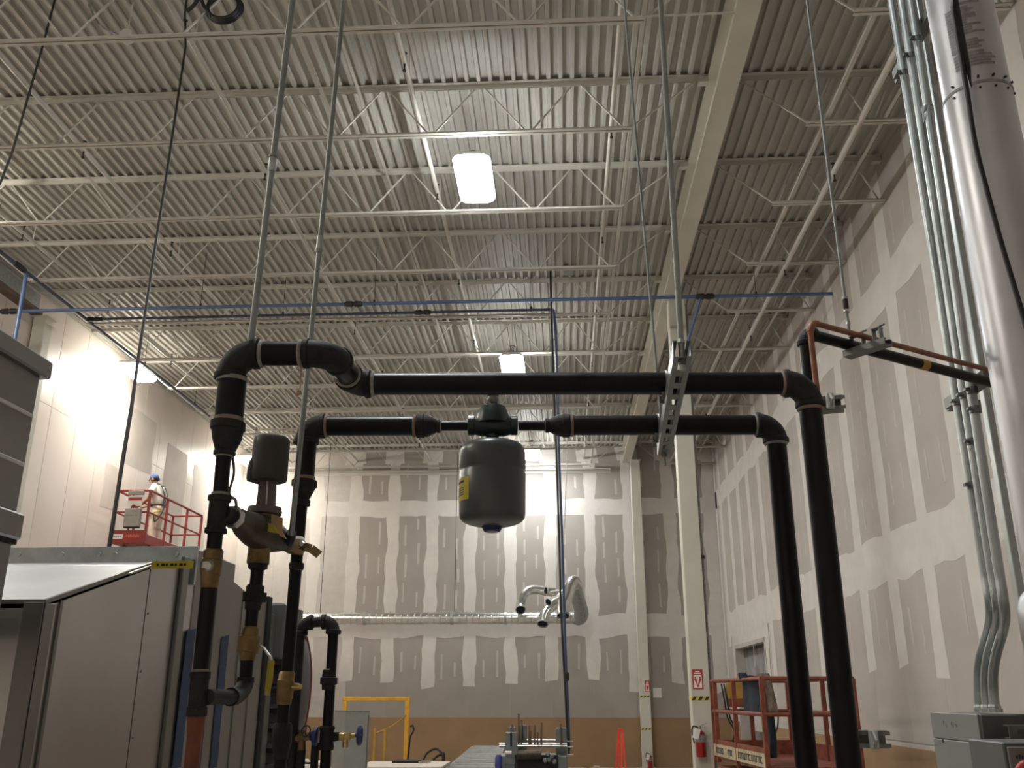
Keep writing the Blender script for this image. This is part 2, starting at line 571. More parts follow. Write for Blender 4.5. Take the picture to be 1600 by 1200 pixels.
# back wall: bands over the joints
for e in back_edges[1:-1]:
    if e < -8.6:
        continue
    band(wall_back, 'joint_compound', 'back', 'v', e, 2.28 + random.uniform(-0.12, 0.12), 9.55, 0.38, 0.0025, M['compound'], 0.045, 0.06)
band(wall_back, 'joint_compound', 'back', 'v', 2.2, 2.1, 9.5, 0.50, 0.0028, M['compound'], 0.04, 0.1)
band(wall_back, 'joint_compound', 'back', 'v', 4.7, 2.1, 9.5, 0.34, 0.0028, M['compound'], 0.03, 0.1)
band(wall_back, 'joint_compound', 'back', 'h', 3.98, XL + 0.1, XR - 0.1, 0.66, 0.003, M['compound'], 0.05)
band(wall_back, 'joint_compound', 'back', 'h', 7.62, XL + 0.1, XR - 0.1, 0.50, 0.003, M['compound'], 0.035)
for e in back_edges[2:-1]:
    if e > -8.6:
        band(wall_back, 'joint_compound', 'back', 'h', 9.3, e - 0.36, e + 0.30, 0.42, 0.0032, M['compound'], 0.05, 0.05)
def spots(plane, edges, wall_o, rng, m):
    bm = BM()
    for i in range(len(edges) - 1):
        wd = edges[i + 1] - edges[i]
        for fr in (0.34, 0.67):
            for z0, z1 in ((2.45, 3.5), (4.45, 7.3), (7.95, 9.1)):
                z = z0 + random.uniform(0, 0.3)
                while z < z1 - 0.3:
                    ln = random.uniform(0.35, 0.75)
                    if random.random() < 0.82:
                        band(None, '', plane, 'v', edges[i] + wd * fr + random.uniform(-0.03, 0.03), z, min(z1, z + ln), 0.06, 0.0022, None, 0.012, 0.03, bm=bm)
                    z += ln + random.uniform(0.15, 0.5)
    return stuff(link('screw_row_compound', bm, m, wall_o, smooth=False))
spots('back', [e for e in back_edges if e > -8.6], wall_back, None, M['compound_thin'])
# right wall
for e in right_edges[1:]:
    if e > YB - 0.3:
        continue
    low = 2.30 + random.uniform(-0.12, 0.12)
    if e > DY0 - 0.3:
        low = DZ + 0.02
    band(wall_right, 'joint_compound', 'right', 'v', e, low, 9.5, 0.40, 0.0025, M['compound'], 0.03, 0.06)
band(wall_right, 'joint_compound', 'right', 'h', 3.92, 0.2, DY0 + 5, 0.70, 0.003, M['compound'], 0.05)
band(wall_right, 'joint_compound', 'right', 'h', 7.72, 0.2, YB - 0.1, 0.56, 0.003, M['compound'], 0.05)
band(wall_right, 'joint_compound', 'right', 'v', DY0 - 0.2, 1.4, 3.6, 0.45, 0.0032, M['compound'], 0.05, 0.05)
band(wall_right, 'joint_compound', 'right', 'v', DY1 + 0.22, 1.4, 3.6, 0.40, 0.0032, M['compound'], 0.05, 0.05)
band(wall_right, 'joint_compound', 'right', 'h', DZ + 0.25, DY0 - 0.3, DY1 + 0.4, 0.50, 0.0034, M['compound'], 0.05, 0.05)
band(wall_right, 'joint_compound', 'right', 'v', YB - 0.2, 2.2, 9.5, 0.30, 0.003, M['compound'], 0.03, 0.05)
spots('right', right_edges[5:-2], wall_right, None, M['compound_thin'])

# tan base wall (a low curb under the boards)
bm = BM(); box(bm, (XL, YB - 0.016, 0), (XR, YB + 0.01, 1.35), 0.004)
structure(link('baseboard_back', bm, M['concrete'], smooth=False))
bm = BM(); box(bm, (XR - 0.016, YF, 0), (XR + 0.01, DY0, 1.28), 0.004)
box(bm, (XR - 0.016, DY1, 0), (XR + 0.01, YB, 1.28), 0.004)
structure(link('baseboard_right', bm, M['concrete'], smooth=False))
# ledge across the back wall under the deck
bm = BM()
prism(bm, [(XL + 0.02, YB - 0.012, 8.85), (XL + 0.02, YB - 0.10, 8.85), (XL + 0.02, YB - 0.10, 8.80), (XL + 0.02, YB - 0.03, 8.80), (XL + 0.02, YB - 0.03, 8.70), (XL + 0.02, YB - 0.012, 8.70)], (11.9 - 0.02, 0, 0))
structure(link('trim_1', bm, M['steel_white'], smooth=False))

# panelled wall: upright panels with seams
pw = 1.02
yy = YF
zsp = PX(92, 643, XL).z
pm = BM(); box(pm, (0, 0.005, 0), (0.018, pw - 0.005, zsp - 0.006), 0.003)
pm2 = BM(); box(pm2, (0, 0.005, zsp), (0.018, pw - 0.005, 9.54), 0.003)
pme = bpy.data.meshes.new('wall_panel'); pm.to_mesh(pme); pm.free(); pme.materials.append(M['panel'])
pme2 = bpy.data.meshes.new('upper_wall_panel'); pm2.to_mesh(pme2); pm2.free(); pme2.materials.append(M['panel'])
k = 0
while yy + pw < YB:
    for nm_, me_ in (('wall_panel', pme), ('upper_wall_panel', pme2)):
        o = bpy.data.objects.new(nm_, me_)
        COL.objects.link(o); o.parent = wall_left
        o.location = Vector((XL, yy, 0.0)) - Vector(wall_left['org'])
    yy += pw; k += 1
# patches of thin compound on that wall by the lift
for y0, y1, z0, z1 in ((20.7, 22.2, 7.2, 8.6), (23.0, 24.4, 5.6, 8.3), (24.9, 26.2, 5.2, 8.2), (19.9, 20.8, 6.0, 7.0)):
    bm = BM()
    L, R = ragged(bm, 'v', (y0 + y1) / 2, z0, z1, y1 - y0, 0.003, 0.05, 0.04)
    vs = [[bm.verts.new((XL + 0.0215, u, v)) for u, v in S] for S in (L, R)]
    vb = [[bm.verts.new((XL + 0.016, u, v)) for u, v in S] for S in (L, R)]
    for i in range(len(L) - 1):
        bm.faces.new((vs[0][i], vs[1][i], vs[1][i + 1], vs[0][i + 1]))
        bm.faces.new((vs[0][i], vs[0][i + 1], vb[0][i + 1], vb[0][i]))
        bm.faces.new((vs[1][i + 1], vs[1][i], vb[1][i], vb[1][i + 1]))
    link('unpainted_patch', bm, M['patch'], wall_left, smooth=False)
# wide doorway in the right wall: jambs, header and the plastic hung behind
bm = BM()
box(bm, (XR - 0.03, DY0 - 0.05, 0), (XR + 0.28, DY0 + 0.05, DZ + 0.05))
box(bm, (XR - 0.03, DY1 - 0.05, 0), (XR + 0.28, DY1 + 0.05, DZ + 0.05))
box(bm, (XR - 0.03, DY0, DZ - 0.05), (XR + 0.28, DY1, DZ + 0.05))
door = structure(link('door_1', bm, M['compound_thin'], smooth=False))
bm = BM()
n = 24
A = []
for i in range(n + 1):
    y = DY0 + (DY1 - DY0) * i / n
    dx = 0.03 * math.sin(i * 1.7) + 0.02 * math.sin(i * 0.6)
    A.append([bm.verts.new((XR + 0.20 + dx * f, y, z)) for z, f in ((DZ - 0.04, 0.3), (DZ - 1.0, 0.9), (1.6, 1.2), (0.05, 1.5))])
for i in range(n):
    for j in range(3):
        bm.faces.new((A[i][j], A[i + 1][j], A[i + 1][j + 1], A[i][j + 1]))
o = link('plastic_sheet', bm, M['plastic_sheet'], door)
md = o.modifiers.new('thick', 'SOLIDIFY'); md.thickness = 0.004
bm = BM(); box(bm, (XR + 0.10, DY0 + 0.05, 2.32), (XR + 0.14, DY0 + 2.7, 2.46), 0.005)
link('dark_red_rail', bm, M['drum_red'], door)
bm = BM(); box(bm, (XR + 0.06, DY0 + 0.05, 1.1), (XR + 0.10, DY0 + 2.7, 2.30), 0.005)
link('hoarding_board', bm, M['compound_thin'], door)

# ================================================================== STEEL
# girder over the columns
gz0, gz1 = 9.02, 9.56
bm = BM()
box(bm, (XG - 0.13, YF, gz0), (XG + 0.13, YB - 0.02, gz0 + 0.022))
box(bm, (XG - 0.13, YF, gz1 - 0.022), (XG + 0.13, YB - 0.02, gz1))
box(bm, (XG - 0.008, YF, gz0 + 0.02), (XG + 0.008, YB - 0.02, gz1 - 0.02))
girder = tag(link('roof_girder', bm, M['girder'], smooth=False), 'deep white steel roof girder running over the columns to the back wall', 'girder')
# stub edge beam over the near part of the panelled wall
bm = BM()
box(bm, (XL + 0.03, 4.0, 9.10), (XL + 0.20, 16.1, 9.40), 0.004)
edge = thing('edge_beam', (XL + 0.1, 10, 9.1), 'brown-edged steel beam along the panelled wall just under the roof', 'beam')
link('beam_web', bm, M['galv'], edge, smooth=False)
bm = BM(); box(bm, (XL + 0.02, 4.0, 9.02), (XL + 0.24, 16.2, 9.10), 0.004)
link('bottom_flange', bm, M['brown_steel'], edge, smooth=False)

def column(x, y, half, z1, name, label):
    t = thing(name, (x, y, 0), label, 'column')
    bm = BM(); box(bm, (x - half, y - half, 0.02), (x + half, y + half, z1), 0.012)
    link('shaft', bm, M['girder'], t, smooth=False)
    bm = BM(); box(bm, (x - half - 0.06, y - half - 0.06, 0), (x + half + 0.06, y + half + 0.06, 0.025), 0.003)
    link('base_plate', bm, M['steel_white'], t, smooth=False)
    bm = BM(); box(bm, (x - half - 0.04, y - half - 0.04, z1 - 0.02), (x + half + 0.04, y + half + 0.04, z1 + 0.0), 0.003)
    link('cap_plate', bm, M['steel_white'], t, smooth=False)
    return t
def stripes(t, x, y, half, z, h):
    y0 = y - half - 0.003
    bm = BM(); box(bm, (x - half - 0.003, y0, z), (x + half + 0.003, y + half + 0.003, z + h), 0)
    b = link('warning_tape', bm, M['tape_y'], t, smooth=False)
    bm = BM()
    n = 3
    for i in range(n):
        xa = x - half + (2 * half) * (i / n)
        w2 = 2 * half / n * 0.5
        sk = h * 0.7
        lo, hi = x - half - 0.002, x + half + 0.002
        pts = [(max(lo, min(hi, q)), y0 - 0.001, zz) for q, zz in ((xa, z), (xa + w2, z), (xa + w2 + sk, z + h), (xa + sk, z + h))]
        prism(bm, pts, (0, -0.001, 0))
    link('black_stripe', bm, M['ink_dark'], b, smooth=False)
def arrow_sign(t, x, y0, z0, wd, ht):
    bm = BM(); box(bm, (x - wd / 2, y0 - 0.004, z0), (x + wd / 2, y0, z0 + ht), 0)
    s = link('arrow_sign', bm, M['sign_red'], t, smooth=False)
    bm = BM(); box(bm, (x - wd / 2 + 0.02, y0 - 0.006, z0 + 0.02), (x + wd / 2 - 0.02, y0 - 0.004, z0 + ht - 0.09), 0)
    link('white_field', bm, M['paper'], s, smooth=False)
    bm = BM()
    zt = z0 + ht
    # two bars of the red-bordered arrow pointing down
    q = wd / 2 - 0.035
    for sx in (-1, 1):
        prism(bm, [(x + sx * q, y0 - 0.008, zt - 0.11), (x + sx * (q - 0.022), y0 - 0.008, zt - 0.11), (x + sx * (q - 0.022), y0 - 0.008, z0 + 0.16), (x + sx * q, y0 - 0.008, z0 + 0.16)], (0, 0.003, 0))
        prism(bm, [(x + sx * (q + 0.01), y0 - 0.008, z0 + 0.16), (x + sx * (q - 0.03), y0 - 0.008, z0 + 0.16), (x, y0 - 0.008, z0 + 0.06), (x, y0 - 0.008, z0 + 0.025)], (0, 0.003, 0))
    link('arrow_print', bm, M['sign_red'], s, smooth=False)
    bm = BM()
    box(bm, (x - wd / 2 + 0.03, y0 - 0.006, zt - 0.07), (x + wd / 2 - 0.03, y0 - 0.004, zt - 0.05), 0)
    box(bm, (x - wd / 2 + 0.05, y0 - 0.006, zt - 0.04), (x + wd / 2 - 0.05, y0 - 0.004, zt - 0.025), 0)
    link('white_lettering', bm, M['paper'], s, smooth=False)

CNX, CNY, CH = 2.23, 16.2, 0.155
near_col = column(CNX, CNY, CH, gz0, 'steel_column', 'tall white steel column with arrow sign and striped tape, behind the orange lift')
yf = CNY - CH
zz = lambda y: zrow(CNX, yf, y)
arrow_sign(near_col, P(1090, 1060, yf).x, yf - 0.003, zz(1077), 0.17, zz(1046) - zz(1077))
stripes(near_col, CNX, CNY, CH, zz(1094), 0.055)
CFX, CFY, CFH = 2.36, 28.72, 0.15
far_col = column(CFX, CFY, CFH, gz0, 'steel_column', 'white steel column standing against the back wall beside a sheet of white paper')
yf2 = CFY - CFH
zf = lambda y: zrow(CFX, yf2, y)
arrow_sign(far_col, P(1011.5, 1072, yf2).x, yf2 - 0.003, zf(1081), 0.13, zf(1063) - zf(1081))
stripes(far_col, CFX, CFY, CFH, zf(1089.5), 0.05)
stripes(far_col, CFX, CFY, CFH, zf(1140.5), 0.05)
lc = column(XL + 0.18, 16.35, 0.13, 9.02, 'steel_column', 'slim white steel column standing against the panelled wall under the edge beam')

# conduit on the near column's side
bm = BM()
cxx, cyy = CNX + CH + 0.03, CNY - 0.02
sweep(bm, [(cxx, cyy, 0.4), (cxx, cyy, 8.95)], 0.028, 10)
cc = thing('column_conduit', (cxx, cyy, 0.4), 'thin dark conduit strapped up the side of the near white column', 'conduit')
link('tube', bm, M['ink'], cc)
for z in (1.9, 4.2, 6.6):
    bm = BM(); box(bm, (cxx - 0.04, cyy - 0.035, z), (cxx + 0.04, cyy + 0.035, z + 0.06), 0.006)
    link('coupling', bm, M['ink_dark'], cc)

def extinguisher(x, y, z, s, label):
    t = thing('fire_extinguisher', (x, y, z), label, 'extinguisher')
    bm = BM()
    lathe(bm, (x, y, z), (x, y, z + 0.40 * s), [(0, 0.070 * s), (0.03, 0.078 * s), (0.80, 0.078 * s), (0.90, 0.066 * s), (0.97, 0.035 * s), (1, 0.022 * s)], 20)
    link('cylinder', bm, M['ext_red'], t)
    bm = BM(); lathe(bm, (x, y, z + 0.22 * s), (x, y, z + 0.33 * s), [(0, 0.0795 * s), (1, 0.0795 * s)], 20)
    link('grey_label', bm, M['ink'], t)
    bm = BM()
    lathe(bm, (x, y, z + 0.395 * s), (x, y, z + 0.45 * s), [(0, 0.022 * s), (0.7, 0.026 * s), (1, 0.018 * s)], 10)
    bar(bm, (x - 0.01, y, z + 0.45 * s), (x + 0.12 * s, y - 0.02, z + 0.50 * s), 0.022 * s, 0.012 * s)
    bar(bm, (x - 0.01, y, z + 0.43 * s), (x + 0.10 * s, y - 0.02, z + 0.44 * s), 0.022 * s, 0.012 * s)
    link('valve_handle', bm, M['steel'], t)
    bm = BM()
    sweep(bm, smooth_path([(x - 0.02, y, z + 0.43 * s), (x - 0.10 * s, y - 0.01, z + 0.45 * s), (x - 0.125 * s, y - 0.02, z + 0.36 * s), (x - 0.10 * s, y - 0.03, z + 0.20 * s)]), 0.012 * s, 8)
    link('hose', bm, M['black'], t)
    bm = BM()
    vs = box(bm, (x - 0.12 * s, y - 0.11, z + 0.27 * s), (x - 0.02 * s, y - 0.107, z + 0.42 * s), 0, rot=Matrix.Rotation(math.radians(18), 3, 'Y'))
    link('inspection_tag', bm, M['paper'], t)
    bm = BM(); box(bm, (x - 0.03, y + 0.07 * s, z + 0.30 * s), (x + 0.03, y + 0.10 * s, z + 0.37 * s))
    link('wall_bracket', bm, M['ink_dark'], t)
    return t
q = P(1096, 1183, yf - 0.10)
extinguisher(q.x, yf - 0.096, q.z, 1.02, 'red fire extinguisher with a white tag hung on the near column below the striped tape')
q = P(1016, 1199, yf2 - 0.1)
extinguisher(q.x, yf2 - 0.1, 0.005, 0.9, 'small red fire extinguisher with white tag at the foot of the back-wall column')

# white paper on the back wall
a = P(1020, 1075, YB - 0.02); b = P(1034, 1090, YB - 0.02)
bm = BM(); box(bm, (a.x, YB - 0.018, b.z), (b.x, YB - 0.0135, a.z))
tag(link('paper_sheet', bm, M['paper'], smooth=False), 'blank white sheet of paper fixed to the back wall beside the far column', 'paper')

# --- open-web joists
def angle_pair(bm, x0, x1, y, z, leg, up):
    t = 0.006
    for s in (-1, 1):
        yy0 = y + s * 0.009
        za, zb = (z, z + leg) if up else (z - leg, z)
        zc = z if up else z
        box(bm, (x0, min(yy0, yy0 + s * leg), z - t / 2), (x1, max(yy0, yy0 + s * leg), z + t / 2))
        box(bm, (x0, min(yy0, yy0 + s * t), za), (x1, max(yy0, yy0 + s * t), zb))
def make_joist(x0, x1, y, ends, pitch, label, group):
    zt = ZD - 0.004
    t = thing('roof_joist', ((x0 + x1) / 2, y, ZB), label, 'joist', group)
    bm = BM(); angle_pair(bm, x0, x1, y, zt, 0.062, False)
    link('top_chord', bm, M['steel_white'], t, smooth=False)
    b0, b1 = x0 + ends[0], x1 - ends[1]
    bm = BM(); angle_pair(bm, b0, b1, y, ZB, 0.045, True)
    link('bottom_chord', bm, M['steel_white'], t, smooth=False)
    n = max(1, round((b1 - b0 - 0.1) / pitch))
    ns = [b0 + 0.05 + (b1 - b0 - 0.1) * i / n for i in range(n + 1)]
    def webbar(a, c):
        bm = BM(); bar(bm, (a, y, ZB + 0.015), (c, y, zt - 0.02), 0.019, 0.019)
        link('web_bar', bm, M['steel_white'], t, smooth=False)
    for i in range(n):
        mid = (ns[i] + ns[i + 1]) / 2
        webbar(ns[i] + 0.03, mid - 0.03)
        webbar(ns[i + 1] - 0.03, mid + 0.03)
    if ends[0] > 0.3:
        webbar(ns[0] - 0.03, x0 + 0.12)
    if ends[1] > 0.3:
        webbar(ns[-1] + 0.03, x1 - 0.12)
    bm = BM(); box(bm, (x1 - 0.13, y - 0.05, gz1 - 0.10 + 0.02), (x1, y + 0.05, zt - 0.01))
    link('bearing_seat', bm, M['steel_white'], t, smooth=False)
    return t
JY = [28.40 - 2.02 * k for k in range(11)]
j0 = make_joist(XL + 0.1, XG - 0.12, JY[0], (1.0, 1.02), 1.20, '', 'long roof joists between the panelled wall and the girder')
j1 = make_joist(XG + 0.12, XR - 0.02, JY[0], (0.95, 0.02), 0.95, '', 'short roof joists between the girder and the right wall')
for k, y in enumerate(JY):
    o = j0 if k == 0 else dup(j0, 0, y - JY[0])
    o['label'] = 'long white open-web roof joist, ' + ordinal(k) + ' row out from the back wall'
    o = j1 if k == 0 else dup(j1, 0, y - JY[0])
    o['label'] = 'short white roof joist between girder and taped side wall, ' + ordinal(k) + ' row from back wall'

# bridging angles tying the joists
def bridging(x, z, y0, y1, label):
    bm = BM()
    box(bm, (x - 0.022, y0, z), (x + 0.022, y1, z + 0.004))
    box(bm, (x - 0.022, y0, z), (x - 0.018, y1, z + 0.044))
    tag(link('joist_bridging', bm, M['steel_white'], smooth=False), label, 'bridging', 'bridging angles on the joists')
bridging(-2.80, ZB + 0.05, 6.5, YB - 0.1, 'white bridging angle crossing the joist bottoms between the centre lamps and the panelled wall')
bridging(-6.55, ZB + 0.05, 6.5, YB - 0.1, 'white bridging angle crossing the joist bottoms closer to the panelled wall')
bridging(-2.55, ZD - 0.115, 6.5, YB - 0.1, 'thin upper bridging angle just under the deck beside the lower one by the centre lamps')
bridging(0.98, ZB + 0.05, 6.5, YB - 0.1, 'white bridging angle crossing the joist bottoms close beside the girder')
bridging(3.45, ZB + 0.05, 6.5, YB - 0.1, 'white bridging angle crossing the short joists between girder and right wall')

# sprinkler branch pipes along the hall
def sprinkler(x, z, r, y0, y1, label, off):
    t = thing('sprinkler_pipe', (x, (y0 + y1) / 2, z), label, 'sprinkler pipe', 'white sprinkler pipes under the roof')
    bm = BM(); sweep(bm, [(x, y0, z), (x, y1, z)], r, 12)
    link('pipe', bm, M['steel_white'], t)
    y = y0 + off
    while y < y1 - 0.5:
        bm = BM()
        lathe(bm, (x, y, z + r - 0.005), (x, y, z + r + 0.10), [(0, 0.016), (0.4, 0.012), (0.5, 0.02), (0.6, 0.010), (0.92, 0.010), (0.93, 0.028), (1, 0.028)], 8)
        link('sprinkler_head', bm, M['ink_dark'], t)
        bm = BM()
        lathe(bm, (x, y, z - r + 0.005), (x, y, z - r - 0.10), [(0, 0.014), (0.5, 0.010), (0.8, 0.010), (0.82, 0.022), (1, 0.022)], 8)
        link('drop_nipple', bm, M['ink_dark'], t)
        bm = BM()
        bar(bm, (x, y + 0.3, z), (x, y + 0.3, ZD + 0.02), 0.012, 0.012)
        link('pipe_hanger', bm, M['steel_white'], t)
        y += 3.03
    return t
SP = [(-8.75, 'beside the panelled wall'), (-6.55, 'second out from the panelled wall'), (-4.20, 'midway between the panelled wall and the centre lamps'), (-1.78, 'just beside the row of centre lamps'), (0.76, 'between the centre lamps and the girder'), (3.86, 'between the girder and the right wall')]
for i, (x, wh) in enumerate(SP):
    sprinkler(x, 9.18 if i < 5 else ZB + 0.02, 0.032 if i < 5 else 0.042, 6.2, YB - 0.05, 'white sprinkler pipe under the joists, ' + wh, 0.9 + (i * 0.7) % 2.2)

t = thing('roof_conduit', (4.42, 17, 9.3), 'thin white conduit under the deck beside the taped side wall', 'conduit')
bm = BM(); sweep(bm, [(4.42, 6.2, 9.3), (4.42, YB - 0.05, 9.3)], 0.028, 10); link('tube', bm, M['steel_white'], t)
for y in range(8, 29, 3):
    bm = BM(); bar(bm, (4.42, y, 9.3), (4.42, y, ZD + 0.02), 0.012, 0.012); link('hanger', bm, M['steel_white'], t)

# ================================================================== LAMPS
def rounded_loop(bm, x, y, z, hw, hl, r):
    vs = []
    for cx_, cy_, a0 in ((1, 1, 0), (-1, 1, 90), (-1, -1, 180), (1, -1, 270)):
        for k in range(5):
            an = math.radians(a0 + 22.5 * k)
            vs.append(bm.verts.new((x + cx_ * (hw - r) + r * math.cos(an), y + cy_ * (hl - r) + r * math.sin(an), z)))
    return vs
def pillow(bm, x, y, levels, hw, hl):
    loops = [rounded_loop(bm, x, y, z, hw - i, hl - i, max(0.02, 0.11 - i * 0.5)) for z, i in levels]
    n = len(loops[0])
    for a, b in zip(loops, loops[1:]):
        for k in range(n):
            bm.faces.new((a[k], a[(k + 1) % n], b[(k + 1) % n], b[k]))
    bm.faces.new(loops[0]); bm.faces.new(loops[-1][::-1])
def lamp(x, y, z, glow, label):
    t = thing('high_bay_lamp', (x, y, z), label, 'lamp', 'high bay lamps hung from the joists')
    hw, hl = 0.25, 0.58
    bm = BM(); pillow(bm, x, y, [(z + 0.016, 0.0), (z + 0.06, 0.012), (z + 0.10, 0.05)], hw - 0.012, hl - 0.012)
    link('housing', bm, M['housing'], t)
    bm = BM(); pillow(bm, x, y, [(z + 0.020, 0.040), (z + 0.016, 0.010), (z - 0.004, 0.0), (z - 0.045, 0.012), (z - 0.075, 0.05), (z - 0.085, 0.09)], hw, hl)
    link('diffuser', bm, glow, t)
    bm = BM()
    for sy in (-1, 1):
        sweep(bm, [(x, y + sy * 0.35, z + 0.095), (x, y + sy * 0.04, z + 0.32)], 0.004, 6)
    sweep(bm, [(x, y, z + 0.30), (x, y, ZD + 0.03)], 0.004, 6)
    bar(bm, (x, y - 0.06, z + 0.315), (x, y + 0.06, z + 0.315), 0.012, 0.012)
    link('hanging_wire', bm, M['steel'], t)
    bm = BM()
    for k in range(3):
        sweep(bm, [Vector((x + 0.03 * k - 0.03 + 0.05 * math.cos(a), y + 0.02 * k, z + 0.36 + 0.09 * math.sin(a))) for a in [2 * math.pi * i / 16 for i in range(16)]], 0.006, 6, closed=True)
    link('coiled_cord', bm, M['black'], t)
    return t
centre = [(-1.1, 3.4), (-1.1, 11.05), (-0.98, 18.6), (-0.86, 27.6)]
sidel = [(-9.55, 3.3, 8.9), (-9.55, 11.3, 8.9), (-9.55, 19.3, 8.93), (-9.6, 27.3, 8.83)]
for i in range(4):
    lamp(centre[i][0], centre[i][1], 9.0 if i == 3 else 8.68, M['glow'], 'glaring high bay lamp in the centre row, ' + ['overhead above the pipes', 'the largest and highest in view', 'just above the long upper black pipe', 'by the back wall beside the grey tank'][i])
    lamp(*sidel[i], M['glow_side'], 'glaring high bay lamp beside the panelled wall, ' + ['above the tall dark duct', 'over its near part', 'above the red lift', 'far end, half behind the valve actuator'][i])

# ================================================================== THE TWIN BLACK PIPES
ZP = 2.774
def elbow(parent, a, c, b, r, rc, name='elbow', m=None):
    """cast elbow with a bead at each mouth"""
    bm = BM()
    a = Vector(a); b = Vector(b); c = Vector(c)
    path = arc(a, c, b, 10)
    sweep(bm, path, r, 20)
    o = link(name, bm, m or M['black_fit'], parent)
    for e, d in ((a, (a - c).normalized()), (b, (b - c).normalized())):
        bm = BM()
        lathe(bm, e - d * 0.010, e + d * 0.006, [(0, r * 0.98), (0.15, rc), (0.85, rc), (1, r * 0.98)], 20)
        link('mouth_bead', bm, m or M['black_fit'], o)
    return o
def ring(parent, p, d, r, m='dope', ln=0.010):
    bm = BM()
    p = Vector(p); d = Vector(d).normalized()
    lathe(bm, p - d * ln / 2, p + d * ln / 2, [(0, r * 0.98), (0.3, r * 1.10), (0.7, r * 1.08), (1, r * 0.98)], 18)
    return link('sealant_ring', bm, M[m], parent)
def pipe(parent, a, b, r, m='black_pipe', name='pipe', seg=20):
    bm = BM(); sweep(bm, [a, b], r, seg)
    return link(name, bm, M[m], parent)
V3 = Vector
UZ = V3((0, 0, 1))

# ---- upper pipe: riser with reducer, short run, offset, long run, drop
cA = PZ(363, 553, ZP)
c1 = PZ(520, 552, ZP)
c2 = PZ(553, 600, ZP)
c3 = PZ(1262, 599, ZP)
up = thing('upper_black_pipe', (c1.x, c1.y, 0.0), 'long thick black steel pipe looping across the top, above the grey tank', 'pipe')
DA = cA.y
dxr = (c1 - cA).normalized()
rR = rad(P(361, 620, DA), 45) * 0.97
rP = rad(cA, 38.5)
elbow(up, cA - UZ * 0.062, cA, cA + dxr * 0.062, rP * 1.16, rP * 1.28)
pipe(up, cA + dxr * 0.06, c1 - dxr * 0.055, rP)
ring(up, cA + dxr * 0.073, dxr, rP * 1.06, 'dope_w')
ring(up, c1 - dxr * 0.078, dxr, rP * 1.06, 'dope_w')
dy12 = (c2 - c1).normalized()
elbow(up, c1 - dxr * 0.066, c1, c1 + dy12 * 0.060, rP * 1.14, rP * 1.26)
pipe(up, c1 + dy12 * 0.05, c2 - dy12 * 0.05, rP)
ring(up, c2 - dy12 * 0.076, dy12, rP * 1.08, 'dope_w')
dx23 = (c3 - c2).normalized()
elbow(up, c2 - dy12 * 0.062, c2, c2 + dx23 * 0.040, rP * 1.16, rP * 1.28)
ring(up, c2 + dx23 * 0.052, dx23, rP * 1.06, 'dope_w')
pipe(up, c2 + dx23 * 0.04, c3 - dx23 * 0.05, rP)
ring(up, c3 - dx23 * 0.068, dx23, rP * 1.06)
elbow(up, c3 - dx23 * 0.060, c3, c3 - UZ * 0.062, rP * 1.16, rP * 1.28)
ring(up, c3 - UZ * 0.072, UZ, rP * 1.06)
pipe(up, c3 - UZ * 0.06, V3((c3.x, c3.y, 0.02)), rP, name='drop_pipe')
bm = BM(); lathe(bm, (c3.x, c3.y, 0), (c3.x, c3.y, 0.03), [(0, 0.07), (1, 0.07)], 20)
link('floor_flange', bm, M['black_fit'], up)
# riser side
def Arow(rows, name, m):
    bm = BM(); stack(bm, rows, DA); return link(name, bm, M[m], up)
Arow([(364, 588, 45), (357.5, 657, 44)], 'riser_pipe', 'black_pipe')
Arow([(362.8, 591, 48), (362.2, 597, 48)], 'sealant_ring', 'dope_w')
Arow([(357.4, 653, 45), (356.8, 659, 46)], 'sealant_ring', 'dope')
Arow([(356.6, 659, 47), (356.4, 660, 54), (355.8, 671, 54), (355.6, 672, 49), (354.5, 686, 45), (351.5, 705, 31), (351.3, 706, 34), (350.3, 711, 34), (350.2, 712, 27)], 'bell_reducer', 'black_fit')
Arow([(350, 712, 28), (349.8, 714, 28)], 'sealant_ring', 'dope_w')
Arow([(350, 708, 23.5), (344, 775, 23.5)], 'riser_nipple', 'black_pipe')
Arow([(344.2, 770, 27), (343.8, 774.5, 27)], 'sealant_ring', 'dope_w')
Arow([(343.8, 774, 28), (343.7, 775, 36), (343, 783, 36), (342.8, 784, 31), (337.6, 825, 29), (337.5, 826, 34), (336.6, 833, 34), (336.5, 834, 25)], 'tee', 'black_fit')
Arow([(336.6, 834, 23.5), (334, 860, 23.5)], 'riser_nipple', 'black_pipe')
brv = Arow([(334, 858, 26), (333.8, 861, 31), (332, 874, 31), (331.8, 875, 33), (329, 896, 33), (328.6, 897, 31), (327, 917, 27), (326.8, 920, 25)], 'ball_valve_body', 'brass')
bm = BM(); stack(bm, [(325, 879, 26), (324.2, 889, 27)], DA - 0.012, 12); link('valve_stem_plate', bm, M['steel'], brv)
bm = BM()
q = P(325, 884, DA - 0.03)
lathe(bm, q, q + V3((0, 0.02, 0)), [(0, 0.008), (0.2, 0.012), (1, 0.012)], 6); link('handle_nut', bm, M['steel'], brv)
Arow([(327, 919, 26.5), (313.5, 1050, 25)], 'riser_nipple', 'black_pipe')
Arow([(313.5, 1046, 26), (313.2, 1051, 28)], 'sealant_ring', 'dope')
Arow([(313.2, 1050, 32), (312.4, 1060, 32), (312.2, 1061, 29), (308.4, 1104, 29), (308.2, 1105, 32), (307, 1119, 32)], 'lower_tee', 'black_fit')
Arow([(307, 1119, 27), (306.8, 1121, 28), (304.8, 1143, 25), (304.6, 1145, 23)], 'red_coupling', 'rust')
bm = BM(); sweep(bm, [P(304.6, 1144, DA), V3((P(304.6, 1144, DA).x, DA, 0.02))], rad(P(304, 1150, DA), 23), 18)
link('red_pipe', bm, M['rust'], up)

